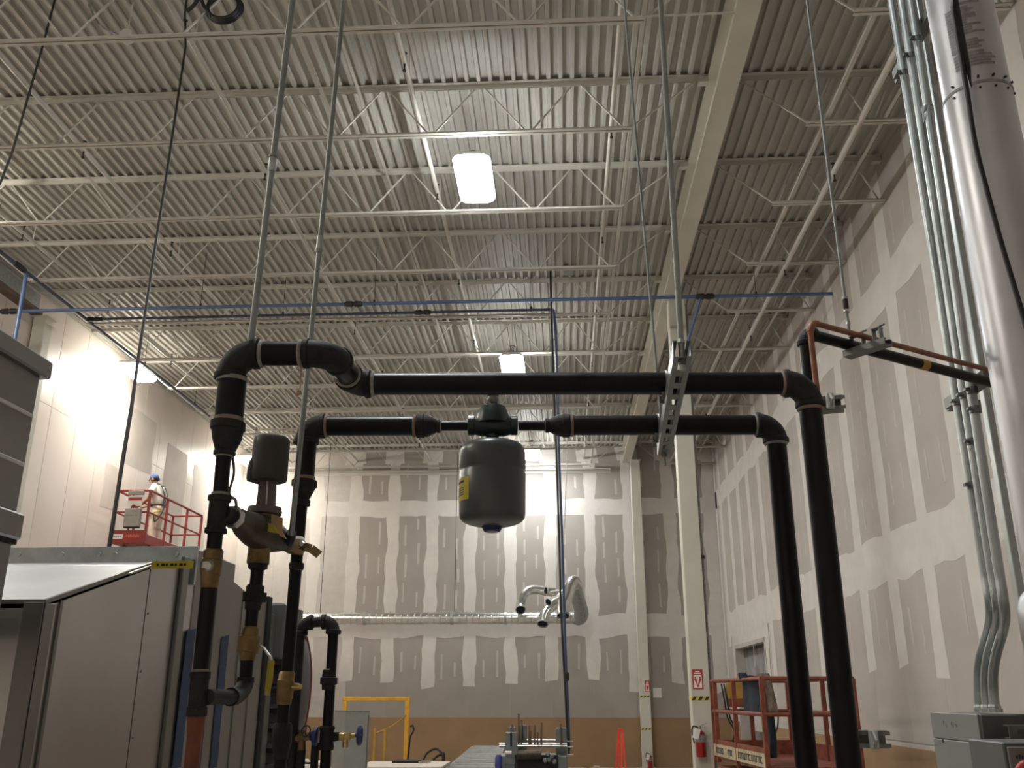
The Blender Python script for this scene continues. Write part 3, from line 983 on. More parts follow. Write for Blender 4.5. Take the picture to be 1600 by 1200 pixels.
# ---- lower pipe (behind): riser, run with reducers, drop
d1 = PZ(480, 666, ZP)
d2 = PZ(1210, 664, ZP)
lo = thing('lower_black_pipe', (d1.x, d1.y, 0.0), 'long black steel pipe with reducers carrying the green air separator, below and behind the upper pipe', 'pipe')
lo['label'] = 'black steel pipe with two bell reducers either side of the green air separator'
dl = (d2 - d1).normalized()
rL = rad(d1, 31)
elbow(lo, d1 - UZ * 0.052, d1, d1 + dl * 0.050, rL * 1.16, rL * 1.28)
ring(lo, d1 + dl * 0.060, dl, rL * 1.06)
def Lx(x):
    """point on the lower run at picture column x"""
    s0 = (x - 480) / (1210 - 480)
    return PZ(x, 666 - 2 * s0, ZP)
pipe(lo, Lx(503), Lx(652), rL)
ring(lo, Lx(648), dl, rL * 1.06)
def Lrow(rows, name, m, parent=None):
    bm = BM()
    pts = [Lx(x) for x, _ in rows]
    for i in range(1, len(pts)):
        if (pts[i] - pts[i - 1]).length < 1e-4:
            pts[i] = pts[i] + dl * 0.001
    sweep(bm, pts, [rad(p, wd) for p, (_, wd) in zip(pts, rows)], 20)
    return link(name, bm, M[m], parent or lo)
Lrow([(650, 32), (651, 36), (653, 39), (662, 39), (663, 36), (668, 35), (683, 20), (683.5, 23), (688, 23), (688.4, 18)], 'bell_reducer', 'black_fit')
Lrow([(688, 20), (690, 20)], 'sealant_ring', 'dope_w')
Lrow([(686, 15.5), (733, 15.5)], 'nipple', 'black_pipe')
Lrow([(810, 15.5), (856, 15.5)], 'nipple', 'black_pipe')
Lrow([(851, 20), (853, 20)], 'sealant_ring', 'dope_w')
Lrow([(852, 18), (852.4, 23), (857, 23), (857.5, 20), (872, 34), (879, 36), (880, 38), (889, 38), (890, 36), (891, 32)], 'bell_reducer', 'black_fit')
ring(lo, Lx(893.5), dl, rL * 1.08)
pipe(lo, Lx(888), Lx(1183), rL)
ring(lo, Lx(1181), dl, rL * 1.06, 'dope_w')
elbow(lo, d2 - dl * 0.052, d2, d2 - UZ * 0.052, rL * 1.16, rL * 1.28)
ring(lo, d2 - UZ * 0.060, UZ, rL * 1.06, 'dope_w')
pipe(lo, d2 - UZ * 0.05, V3((d2.x, d2.y, 0.02)), rL, name='drop_pipe')
bm = BM(); lathe(bm, (d2.x, d2.y, 0), (d2.x, d2.y, 0.03), [(0, 0.065), (1, 0.065)], 20)
link('floor_flange', bm, M['black_fit'], lo)
DC = d1.y
def Crow(rows, name, m, parent=None, D=None, seg=18):
    bm = BM(); stack(bm, rows, D or DC, seg); return link(name, bm, M[m], parent or lo)
Crow([(480, 686, 31), (476, 748, 30)], 'riser_pipe', 'black_pipe')
Crow([(479.8, 689, 34), (479.5, 693, 34)], 'sealant_ring', 'dope_w')
Crow([(476.2, 745, 33), (475.8, 750, 34)], 'sealant_ring', 'dope')
Crow([(475.8, 750, 36), (475.6, 752, 40), (475, 760, 40), (474.8, 761, 36), (471.6, 780, 23), (471.4, 782, 27), (470.8, 790, 27), (470.7, 791, 20)], 'bell_reducer', 'black_fit')
Crow([(470.8, 788, 19.5), (464, 868, 19.5)], 'riser_nipple', 'black_pipe')
Crow([(463.4, 880, 23), (463, 886, 24), (462.6, 890, 22)], 'collar', 'black_fit')
Crow([(463.2, 888, 19), (462.9, 891, 19)], 'sealant_ring', 'dope_w')
Crow([(464, 866, 19), (449, 1052, 19.5)], 'riser_nipple', 'black_pipe')
bv = Crow([(449, 1049, 21), (448.8, 1052, 25), (447, 1062, 25), (446.8, 1063, 27), (444.6, 1090, 26), (444.2, 1092, 24), (443.6, 1101, 22)], 'ball_valve_body', 'brass')
bm = BM()
a = P(456, 1073, DC); 
sweep(bm, [a, P(464, 1073, DC - 0.01), P(470, 1073, DC - 0.015)], [0.012, 0.010, 0.007], 10); link('drain_spigot', bm, M['brass_b'], bv)
Crow([(443.6, 1101, 19), (441.8, 1131, 19)], 'riser_nipple', 'black_pipe')
Crow([(441.8, 1129, 24), (441.6, 1134, 30), (440, 1158, 32), (439.6, 1172, 27), (439.4, 1176, 24), (438.6, 1186, 23)], 'union', 'black_fit')
bm = BM(); q = P(438.6, 1184, DC); sweep(bm, [q, V3((q.x, q.y, 0.05))], rad(q, 20), 16); link('riser_nipple', bm, M['black_pipe'], lo)

# ---- air separator and tank
sep = thing('air_separator', (Lx(770).x, Lx(770).y, ZP - 0.06), 'dark green cast air separator in the lower pipe above the grey tank', 'air separator')
bm = BM()
Ls = [(731, 28), (732, 31), (741, 31), (742, 29), (752, 34), (770, 36), (788, 34), (798, 29), (799, 31), (808, 31), (809, 28)]
pts = [Lx(x) for x, _ in Ls]
sweep(bm, pts, [rad(p, wd) for p, (_, wd) in zip(pts, Ls)], 22)
link('body', bm, M['green_iron'], sep)
cS = Lx(770)
bm = BM()
rs = lambda wpx: wpx / 2 * (cS - EYE).dot(FW) / FPX
lathe(bm, cS + UZ * 0.005, cS + UZ * 0.062, [(0, rs(54)), (0.35, rs(53)), (0.70, rs(46)), (0.95, rs(40)), (1, rs(34))], 22)
link('dome', bm, M['green_iron'], sep)
bm = BM(); lathe(bm, cS + UZ * 0.060, cS + UZ * 0.076, [(0, rs(16)), (1, rs(15))], 8)
link('top_boss', bm, M['green_iron'], sep)
bm = BM()
lathe(bm, cS + UZ * 0.074, cS + UZ * 0.125, [(0, rs(15)), (0.1, rs(18)), (0.35, rs(18)), (0.4, rs(16)), (0.45, rs(19)), (1, rs(19))], 18)
link('air_vent', bm, M['galv_dark'], sep)
bm = BM(); lathe(bm, cS - UZ * 0.025, cS - UZ * 0.052, [(0, rs(20)), (0.5, rs(20)), (0.6, rs(17)), (1, rs(17))], 14)
link('bottom_port', bm, M['green_iron'], sep)

zt_ = cS.z - 0.046
tank = thing('expansion_tank', (cS.x, cS.y, zt_ - 0.33), 'grey steel expansion tank with yellow label and blue base cap hanging under the air separator', 'tank')
zr = lambda y: zrow(cS.x, cS.y, y)
tr = lambda wpx, z: wpx / 2 * (V3((cS.x, cS.y, z)) - EYE).dot(FW) / FPX
rows = [(683, 16), (688, 16), (688.6, 24), (690, 50), (693, 76), (697, 92), (702, 100), (709, 103.5), (733, 103.5), (735, 101.5), (739, 101.5), (741, 104), (804, 104), (810, 101.5), (814, 95), (818, 80), (821, 58), (823, 32), (823.6, 8)]
bm = BM()
za, zb = zr(rows[0][0]), zr(rows[-1][0])
lathe(bm, (cS.x, cS.y, za), (cS.x, cS.y, zb), [((za - zr(y)) / (za - zb), tr(wd, zr(y))) for y, wd in rows], 40)
link('shell', bm, M['tank'], tank)
bm = BM()
z0, z1 = zr(816), zr(831)
lathe(bm, (cS.x, cS.y, z0), (cS.x, cS.y, z1), [(0, tr(36, z0)), (0.4, tr(34, z0)), (0.9, tr(27, z1)), (1, tr(24, z1))], 20)
link('base_cap', bm, M['blue_cap'], tank)
bm = BM()
R_ = tr(104, zr(765)) + 0.0008
vs = []
for z in (zr(787), zr(752)):
    vs.append([bm.verts.new((cS.x + R_ * math.cos(a), cS.y + R_ * math.sin(a), z)) for a in [math.radians(d) for d in range(165, 232, 6)]])
for i in range(len(vs[0]) - 1):
    bm.faces.new((vs[0][i], vs[0][i + 1], vs[1][i + 1], vs[1][i]))
lb = link('warning_label', bm, M['yellow_label'], tank)
bm = BM()
for zf in (0.25, 0.35, 0.45, 0.55, 0.82):
    z = zr(787) + (zr(752) - zr(787)) * zf
    dz = 0.0035 if zf == 0.82 else 0.0015
    v2 = []
    for zq in (z - dz, z + dz):
        v2.append([bm.verts.new((cS.x + (R_ + 0.0006) * math.cos(a), cS.y + (R_ + 0.0006) * math.sin(a), zq)) for a in [math.radians(d) for d in range(182, 222, 6)]])
    for i in range(len(v2[0]) - 1):
        bm.faces.new((v2[0][i], v2[0][i + 1], v2[1][i + 1], v2[1][i]))
stuff(link('print_lines', bm, M['ink_dark'], lb))

# ---- trapeze under both pipes
sA = PZ(1066, 545, ZP - 0.052); sB = PZ(1037, 702, ZP - 0.052)
tz = thing('strut_trapeze', (sA + sB) / 2, 'slotted steel strut channel carrying both long black pipes, hung from two rods', 'strut')
ax = (sB - sA).normalized(); sd = ax.cross(UZ).normalized()
Ls = (sB - sA).length
hw = 0.0205
bm = BM()
zb_ = -0.020
bar(bm, sA + sd * (hw - 0.00125), sB + sd * (hw - 0.00125), 0.0025, 0.041)
bar(bm, sA - sd * (hw - 0.00125), sB - sd * (hw - 0.00125), 0.0025, 0.041)
for s_ in (-1, 1):
    bar(bm, sA + sd * (s_ * 0.0145) - UZ * 0.0195, sB + sd * (s_ * 0.0145) - UZ * 0.0195, 0.0125, 0.0025)
    bar(bm, sA + sd * (s_ * 0.0150) + UZ * 0.0195, sB + sd * (s_ * 0.0150) + UZ * 0.0195, 0.0085, 0.0025)
k = 0.0
while k < Ls:
    e = min(Ls, k + 0.040)
    bar(bm, sA + ax * k - UZ * 0.0195, sA + ax * e - UZ * 0.0195, 0.018, 0.0025)
    k += 0.092
link('slotted_channel', bm, M['galv_dark'], tz, smooth=False)
for c, dd, r in ((PZ(1040, 599, ZP), dx23, rP), (PZ(1028, 664, ZP), dl, rL)):
    bm = BM()
    sweep(bm, [c + (UZ * math.sin(a) + dd.cross(UZ) * math.cos(a)) * (r + 0.003) for a in [math.radians(d) for d in range(-50, 231, 20)]], 0.004, 6)
    bar(bm, c - UZ * (r + 0.0) + dd.cross(UZ) * r * 0.62, c - UZ * (r + 0.02) + dd.cross(UZ) * r * 0.7, 0.03, 0.003)
    bar(bm, c - UZ * (r + 0.0) - dd.cross(UZ) * r * 0.62, c - UZ * (r + 0.02) - dd.cross(UZ) * r * 0.7, 0.03, 0.003)
    link('pipe_clamp', bm, M['galv_dark'], tz)
for e, sgn in ((sA + ax * 0.02, 1), (sB - ax * 0.03, 1)):
    bm = BM(); hexnut(bm, e + UZ * 0.020, e + UZ * 0.030, 0.010); link('nut', bm, M['galv'], tz, smooth=False)
    bm = BM(); hexnut(bm, e - UZ * 0.022, e - UZ * 0.032, 0.010); link('nut', bm, M['galv_dark'], tz, smooth=False)

def hanger(bottom, px1, py1, r, label, m='rod', couplings=(), top=None, name='hanger_rod'):
    bottom = V3(bottom)
    p1 = P(px1, py1, bottom.y)
    d = p1 - bottom
    topp = bottom + d * ((ZD + 0.02 - bottom.z) / d.z)
    t = thing(name, bottom, label, 'rod')
    bm = BM(); sweep(bm, [bottom, topp], r, 10)
    link('rod', bm, M[m], t)
    for y, ln, rr, mm in couplings:
        # fraction at picture row y
        f0, f1 = 0.0, 1.0
        for _ in range(40):
            fm = (f0 + f1) / 2
            q = bottom + (p1 - bottom) * fm
            v = q - EYE
            yy_ = 600 - FPX * v.dot(UPV) / v.dot(FW)
            if yy_ > y: f0 = fm
            else: f1 = fm
        q = bottom + (p1 - bottom) * f0
        dn = d.normalized()
        bm = BM(); lathe(bm, q - dn * ln / 2, q + dn * ln / 2, [(0, rr * 0.9), (0.05, rr), (0.95, rr), (1, rr * 0.9)], 12)
        link('coupling', bm, M[mm], t)
    return t
eA = sA + ax * 0.02
bm_rod = hanger(eA - UZ * 0.045, 1032, 0, 0.0075, 'thick grey hanger rod holding the near end of the slotted strut')
eB = sB - ax * 0.03
hanger(eB - UZ * 0.060, 975, 0, 0.0045, 'thin grey hanger rod holding the far end of the slotted strut')
hanger(P(391.5, 538, DA), 457, 0, 0.0085, 'grey conduit rod with a bright coupling ending on the highest black elbow', couplings=((255, 0.05, 0.011, 'galv'), (246, 0.004, 0.013, 'rod')))
hanger(P(455, 838, 2.44), 537, 0, 0.0075, 'grey conduit rod hanging past the elbows down to the yellow-handled valve', couplings=((382, 0.055, 0.0105, 'galv'), (392, 0.008, 0.012, 'rod')))

# ---- control valve with its actuator between the two risers
DBv = 2.40
cv = thing('control_valve', P(400, 870, DBv), 'bronze mixing valve with dark cylindrical actuator between the two black risers', 'valve')
def Brow(rows, name, m, parent=None, seg=22, D=None):
    bm = BM(); stack(bm, rows, D or DBv, seg); return link(name, bm, M[m], parent or cv)
acr = Brow([(426, 683, 40), (425.9, 684, 50), (425.5, 687, 55), (424, 700, 56), (420.5, 738, 57), (419.6, 748, 57), (419.4, 752, 55)], 'actuator_housing', 'actuator', seg=30)
q0 = P(399, 742, DBv - 0.02)
bm = BM(); stack(bm, [(399, 716, 12), (396.5, 724, 17), (394.5, 748, 19), (394, 752, 16)], DBv - 0.02, 14)
link('actuator_lobe', bm, M['actuator'], acr)
Brow([(411.5, 750, 16), (410, 775, 17), (408, 796, 20)], 'yoke_leg', 'actuator_y', seg=4)
Brow([(426.5, 750, 13), (425.5, 775, 13), (424, 796, 15)], 'yoke_leg', 'actuator_y', seg=4)
Brow([(418.5, 750, 9), (416, 796, 9)], 'valve_stem', 'steel', seg=10)
Brow([(414, 792, 36), (413.9, 793, 50), (413.4, 800, 54), (413, 804, 52), (412.9, 805, 40)], 'bonnet_flange', 'actuator_y', seg=26)
Brow([(413, 804, 40), (412, 812, 38), (411.5, 818, 36)], 'bonnet', 'brass')
bm = BM()
pl = [(361, 806, DA + 0.03, 26), (366, 808, DA + 0.05, 32), (376, 814, 2.22, 36), (382, 818, 2.26, 40), (384, 820, 2.27, 44), (398, 828, 2.35, 54), (410, 832, 2.40, 58), (424, 838, 2.46, 50), (434, 842, 2.50, 40), (438, 844, 2.52, 36), (440, 846, 2.53, 28), (446, 848, 2.58, 27)]
sweep(bm, [P(x, y, D) for x, y, D, _ in pl], [rad(P(x, y, D), wd) for x, y, D, wd in pl], 22)
link('valve_body', bm, M['bronze'], cv)
bm = BM(); sweep(bm, [P(349, 800, DA), P(356, 803, DA + 0.02), P(364, 808, DA + 0.04)], [rad(cA, 22), rad(cA, 22), rad(cA, 25)], 16)
link('branch_nipple', bm, M['black_fit'], cv)
bm = BM(); lathe(bm, P(362, 806, DA + 0.035), P(367, 810, DA + 0.055), [(0, 0.024), (0.1, 0.027), (0.9, 0.027), (1, 0.024)], 8)
link('hex_collar', bm, M['steel'], cv)
# small bottle-shaped trim under the pipe cap: wire seal
bm = BM(); sweep(bm, smooth_path([P(363, 712, DA + 0.02), P(365.5, 740, DA + 0.02), P(358, 771, DA + 0.02), P(368, 782, DA + 0.02), P(369, 800, DA + 0.03)]), 0.0035, 8)
link('sensing_tube', bm, M['actuator_y'], cv)
Brow([(406, 846, 36), (405, 858, 34), (404.5, 866, 34)], 'lower_neck', 'brass')
bm = BM(); stack(bm, [(404.4, 866, 38), (403.2, 881, 39)], DBv, 6); link('union_nut', bm, M['brass'], cv, smooth=False)
Brow([(403, 881, 31), (402.6, 888, 30), (402.4, 889, 26), (402.3, 891, 21)], 'collar', 'black_fit')
Brow([(402.4, 888, 20), (399.4, 918, 20)], 'nipple', 'black_pipe')
Brow([(399.4, 914, 24), (399, 917, 28), (398.2, 926, 28)], 'union_top', 'black_fit')
bm = BM(); stack(bm, [(398, 926, 39), (396.5, 940, 38)], DBv, 8); link('union_nut', bm, M['black_fit'], cv, smooth=False)
Brow([(396.2, 940, 27), (394.6, 952, 24), (394.4, 954, 20)], 'union_tail', 'black_fit')
Brow([(394.6, 952, 20), (391.6, 982, 20)], 'nipple', 'black_pipe')
b2 = Brow([(391.8, 979, 22), (391.4, 983, 27), (390, 993, 29), (389.9, 994, 35), (387.6, 1018, 34), (387.2, 1019, 28), (386.4, 1032, 24)], 'ball_valve_body', 'brass')
bm = BM()
hp = [P(408, 1010, DBv - 0.03), P(412, 1012, DBv - 0.05), P(422, 1026, DBv - 0.06), P(424, 1032, DBv - 0.06), P(421, 1060, DBv - 0.06), P(417, 1086, DBv - 0.06)]
for a, b in zip(hp, hp[1:]):
    bar(bm, a, b, 0.004, 0.014, up=(0, 1, 0))
link('lever', bm, M['steel'], b2, smooth=False)
bm = BM(); sweep(bm, [hp[3], hp[4], hp[5]], [0.008, 0.009, 0.007], 8); link('lever_grip', bm, M['yellow_grip'], b2)
Brow([(386.4, 1030, 21), (383.8, 1064, 20)], 'nipple', 'black_pipe')
el = P(383, 1088, DBv)
bm = BM()
te = P(324, 1089, DA)
mid = P(360, 1089, DA + 0.13)
pth = [te, mid - (mid - te).normalized() * 0.0] + arc(mid, P(379, 1090, DBv), P(383.6, 1066, DBv), 8)
sweep(bm, pth, [rad(te, 24)] + [rad(te, 24)] + [rad(el, 26)] * 9, 16)
link('return_elbow', bm, M['black_fit'], cv)
Brow([(384.2, 1058, 26), (383.4, 1066, 28)], 'elbow_mouth', 'black_fit')
# brass side valve towards the far riser, with lever
bm = BM()
pl = [(446, 848, 2.58, 24), (452, 850, 2.62, 26), (456, 851, 2.64, 30), (470, 853, 2.72, 30), (474, 853, 2.72, 24)]
sweep(bm, [P(x, y, D) for x, y, D, _ in pl], [rad(P(x, y, D), wd) for x, y, D, wd in pl], 16)
sv = link('side_valve_body', bm, M['brass'], cv)
bm = BM()
hp = [P(470, 852, 2.56), P(478, 855, 2.56), P(486, 857, 2.56), P(499, 867, 2.56)]
for a, b in zip(hp, hp[1:]):
    bar(bm, a, b, 0.003, 0.024, up=(0, 0.3, 1))
link('lever', bm, M['brass'], sv, smooth=False)
bm = BM(); lathe(bm, P(471, 850, 2.535), P(471, 850, 2.60), [(0, 0.006), (0.2, 0.010), (1, 0.010)], 6); link('lever_nut', bm, M['steel'], sv)
# manila tag and yellow strap on the valve
bm = BM(); prism(bm, [P(424, 803, DBv - 0.06), P(441, 809, DBv - 0.06), P(440, 829, DBv - 0.06), P(447, 842, DBv - 0.06), P(438, 838, DBv - 0.06), P(424, 817, DBv - 0.06)], (0.001, 0.003, 0))
link('manila_tag', bm, M['tag'], cv, smooth=False)
bm = BM(); prism(bm, [P(406, 812, DBv - 0.075), P(428, 820, DBv - 0.075), P(434, 833, DBv - 0.075), P(422, 832, DBv - 0.075), P(406, 824, DBv - 0.075)], (0.001, 0.003, 0))
link('yellow_tag', bm, M['yellow_grip'], cv, smooth=False)
bm = BM(); sweep(bm, smooth_path([P(386, 813, 2.24), P(392, 806, 2.26), P(398, 812, 2.28), P(402, 818, 2.30)]), 0.006, 8)
link('steel_lever', bm, M['steel'], cv)
bm = BM(); sweep(bm, [P(455, 832, 2.44), P(453, 842, 2.46), P(450, 850, 2.54)], [0.013, 0.014, 0.012], 8); link('rod_clamp', bm, M['black_fit'], cv)

# dried sealant drip with a plug on the upper pipe
bm = BM(); sweep(bm, smooth_path([P(471, 570, DA), P(470, 588, DA + 0.005), P(468.5, 608, DA)]), 0.0016, 6)
sweep(bm, [P(463, 618, DA), P(467, 614, DA), P(471, 612, DA)], [0.003, 0.006, 0.003], 8)
tw = thing('string_tag', P(470, 590, DA), 'short frayed string with a small tan knot dangling under the upper pipe', 'string')
link('string', bm, M['tag'], tw)

# ================================================================== COPPER AND THIN BLACK LINE BESIDE THE DROPS
DK = 2.56
k0 = P(1264.5, 503, DK)
kv = thing('copper_tube', (k0.x, k0.y, 0), 'copper tube rising beside the thickest black drop pipe and turning towards the wall', 'tube')
kd = (PZ(1545, 578, k0.z) - k0).normalized()
kend = k0 + kd * ((XR - 0.02 - k0.x) / kd.x)
rK = 0.0086
bm = BM(); sweep(bm, [V3((k0.x, k0.y, 0.02)), k0 - UZ * 0.03], rK, 14); link('riser', bm, M['copper'], kv)
bm = BM(); sweep(bm, arc(k0 - UZ * 0.032, k0, k0 + kd * 0.032, 6), rK * 1.25, 14); link('elbow', bm, M['copper'], kv)
bm = BM(); sweep(bm, [k0 + kd * 0.03, kend], rK, 14); link('level_run', bm, M['copper'], kv)
b0 = P(1256, 520, DK + 0.06)
bv_ = thing('small_black_pipe', (b0.x, b0.y, 0), 'slim black pipe with cap-like elbow and yellow band running under the copper tube', 'pipe')
bd = (PZ(1545, 597, b0.z) - b0).normalized()
bend = b0 + bd * ((XR - 0.02 - b0.x) / bd.x)
rB = 0.0172
pipe(bv_, V3((b0.x, b0.y, 0.02)), b0 - UZ * 0.03, rB, name='riser')
elbow(bv_, b0 - UZ * 0.036, b0, b0 + bd * 0.036, rB * 1.22, rB * 1.38)
pipe(bv_, b0 + bd * 0.03, bend, rB, name='level_run')
q = b0 + bd * ((PZ(1441, 570, b0.z) - b0).length)
bm = BM(); lathe(bm, q - bd * 0.018, q + bd * 0.018, [(0, rB * 1.06), (1, rB * 1.06)], 16); link('yellow_band', bm, M['ochre'], bv_)
# its little trapeze
qa = PZ(1323, 555, b0.z - 0.030); qb = PZ(1388, 534, b0.z - 0.030)
st = thing('small_trapeze', (qa + qb) / 2, 'short steel strut under the copper tube and slim black pipe, hung from one rod', 'strut')
bm = BM()
ax2 = (qb - qa).normalized(); sd2 = ax2.cross(UZ).normalized()
bar(bm, qa - UZ * 0.009, qb - UZ * 0.009, 0.041, 0.0025)
for s_ in (-1, 1):
    bar(bm, qa + sd2 * 0.0195 * s_, qb + sd2 * 0.0195 * s_, 0.0025, 0.020)
    bar(bm, qa + sd2 * 0.014 * s_ + UZ * 0.0095, qb + sd2 * 0.014 * s_ + UZ * 0.0095, 0.011, 0.0025)
link('channel', bm, M['galv_dark'], st, smooth=False)
for fr, r, lift in ((0.30, rB, 0.028), (0.78, rK, 0.036)):
    c = qa.lerp(qb, fr) + UZ * lift
    bm = BM()
    for s_ in (-1, 1):
        bar(bm, c + ax2 * (r + 0.003) * s_ - UZ * 0.022, c + ax2 * (r + 0.003) * s_ + UZ * (r + 0.006), 0.020, 0.003, up=ax2)
    bar(bm, c - ax2 * (r + 0.005) + UZ * (r + 0.007), c + ax2 * (r + 0.005) + UZ * (r + 0.007), 0.024, 0.003)
    sweep(bm, [c - ax2 * (r + 0.004) + UZ * (r + 0.010), c + ax2 * (r + 0.018) + UZ * (r + 0.014)], 0.003, 6)
    link('cushion_clamp', bm, M['galv_dark'], st, smooth=False)
rb = qa.lerp(qb, 0.12) 
hanger(P(1329.5, 540, rb.y) , 1261, 0, 0.0048, 'thin rod with a dark turnbuckle holding the small strut under the copper tube', couplings=((476, 0.05, 0.0085, 'ink_dark'), (466, 0.010, 0.0100, 'galv'), (486, 0.008, 0.0100, 'steel'), (505, 0.012, 0.007, 'galv')))

# strut brackets on the drop pipes
def drop_bracket(px, py, label):
    base = P(px, py, DK - 0.02)
    t = thing('strut_bracket', base, label, 'bracket', 'strut brackets beside the drop pipes')
    bm = BM()
    a = base + V3((-0.045, 0.03, 0)); b = base + V3((0.055, 0.0, 0))
    for s_ in (-1, 1):
        bar(bm, a + UZ * 0.0195 * s_, b + UZ * 0.0195 * s_, 0.041, 0.0025)
    bar(bm, a + V3((0, 0.02, 0)), b + V3((0, 0.02, 0)), 0.0025, 0.039)
    for s_ in (-1, 1):
        bar(bm, a + V3((0, -0.0195, 0.0145 * s_)), b + V3((0, -0.0195, 0.0145 * s_)), 0.0025, 0.0095)
    link('channel', bm, M['galv_dark'], t, smooth=False)
    bm = BM()
    box(bm, base + V3((0.0, -0.034, -0.022)), base + V3((0.022, -0.020, 0.022)), 0.002)
    sweep(bm, [base + V3((0.010, -0.03, 0.02)), base + V3((0.012, -0.045, 0.0)), base + V3((0.010, -0.03, -0.02))], 0.004, 6)
    link('tube_clamp', bm, M['galv'], t, smooth=False)
    return t
drop_bracket(1287, 631, 'short strut bracket under the elbow at the top of the thickest drop pipe')
drop_bracket(1353, 1155, 'short strut bracket beside the foot of the copper tube, over the tan base wall')

# ================================================================== RIGHT-HAND RISERS: conduits, duct, boxes
XC = 1.45
def cpath(xy, xy_b):
    pts = [PX(x, y, XC) for x, y in xy] + [P(x, y, D) for x, y, D in xy_b]
    return pts
conds = [
    ('thin galvanised conduit, outermost of three from the round duct, bending into the grey box', [(1393, 0), (1443, 300), (1491, 600), (1540, 900), (1548, 955)], [(1544, 985, 3.50), (1533, 1020, 3.60), (1528, 1050, 3.64), (1528, 1080, 3.65), (1531.5, 1111, 3.65)], 0.0168),
    ('thin galvanised conduit, middle one of three, bending into the grey box', [(1409, 0), (1457, 300), (1504, 600), (1551, 900), (1559, 955)], [(1555, 985, 3.42), (1545, 1020, 3.50), (1540, 1050, 3.55), (1540, 1080, 3.57), (1543, 1111, 3.57)], 0.0168),
    ('thin galvanised conduit with a dark coupling, closest of three to the round duct', [(1424, 0), (1471, 300), (1516, 600), (1562, 900), (1570, 955)], [(1567, 985, 3.36), (1557, 1020, 3.43), (1552, 1050, 3.48), (1552, 1080, 3.50), (1555, 1111, 3.50)], 0.0168),
]
cond_things = []
for i, (lab, a_, b_, r) in enumerate(conds):
    pa = [PX(x, y, XC) for x, y in a_]
    base = pa[0]
    top = V3((pa[0].x, pa[0].y, ZD))
    # straight part, then a smooth double bend
    bend = smooth_path([pa[2].lerp(pa[3], 0.9), pa[3], pa[4]] + [P(x, y, D) for x, y, D in b_], 5)
    t = thing('conduit', P(*b_[-1]), lab, 'conduit', 'galvanised conduits into the grey box')
    bm = BM(); sweep(bm, [top, pa[0], pa[1], pa[2]] + bend, r, 14)
    link('tube', bm, M['emt'], t)
    e = P(*b_[-1])
    bm = BM(); lathe(bm, e + UZ * 0.022, e - UZ * 0.004, [(0, r * 1.1), (0.3, r * 1.25), (0.5, r * 1.25), (0.55, r * 1.5), (1, r * 1.5)], 8)
    link('box_connector', bm, M['galv'], t, smooth=False)
    for yy_ in ([(115, 88, 62)[i], (628, 618, 610)[i], (758, 690, 640)[i]] if True else []):
        f0 = None
        d_ = pa[1] - pa[0]
        lo_, hi_ = 0.0, 2.6
        for _ in range(40):
            m_ = (lo_ + hi_) / 2
            v = pa[0] + d_ * m_ - EYE
            if 600 - FPX * v.dot(UPV) / v.dot(FW) < yy_: lo_ = m_
            else: hi_ = m_
        q = pa[0] + d_ * lo_
        bm = BM()
        dn = d_.normalized()
        lathe(bm, q - dn * 0.012, q + dn * 0.012, [(0, r * 1.12), (1, r * 1.12)], 14)
        bar(bm, q + V3((-r * 1.0, -0.012, 0)), q + V3((-r * 2.0, -0.012, 0)), 0.02, 0.008)
        link('conduit_strap', bm, M['galv_dark'], t, smooth=False)
    if i == 2:
        q0 = PX(1449, 165, XC); q1 = PX(1452, 190, XC)
        bm = BM(); lathe(bm, q0, q1, [(0, r * 1.15), (0.08, r * 1.3), (0.46, r * 1.3), (0.5, r * 1.2), (0.54, r * 1.3), (0.92, r * 1.3), (1, r * 1.15)], 16)
        link('coupling', bm, M['galv_dark'], t)
    cond_things.append(t)
# support rails for the conduits, running along the hall
for (xa, ya), (xb, yb), lab in (((1402, 118), (1480, 32), 'upper strut rail with straps behind the three conduits'), ((1484, 632), (1549, 604), 'lower strut rail with straps behind the three conduits')):
    a = PX(xa, ya, XC + 0.042); b = PX(xb, yb, XC + 0.042)
    b = V3((b.x, b.y, a.z)) if True else b
    t = thing('strut_rail', (a + b) / 2, lab, 'strut')
    bm = BM()
    bar(bm, a, b, 0.040, 0.040)
    bar(bm, a + V3((0, 0.02, 0)), V3((XC + 0.16, a.y + 0.02, a.z)), 0.035, 0.035)
    link('channel', bm, M['galv_dark'], t, smooth=False)
# post carrying those rails
pp = P(1485, 300, 3.62)
t = thing('strut_post', (pp.x, pp.y, 0), 'dark upright steel post between the conduits and the round duct', 'post')
bm = BM()
box(bm, (pp.x - 0.014, pp.y - 0.02, 0.0), (pp.x + 0.014, pp.y + 0.02, ZD), 0.003)
link('channel', bm, M['emt'], t, smooth=False)
pq = P(1507, 300, 3.66)  # added tube standing in for a shaded strip of wall beside the duct
t = thing('added_cream_strip', (pq.x, pq.y, 0), 'cream upright tube added as a pale strip half hidden behind the round duct', 'pipe')
bm = BM(); sweep(bm, [(pq.x, pq.y, 0), (pq.x, pq.y, ZD)], 0.022, 14); link('tube', bm, M['compound'], t)

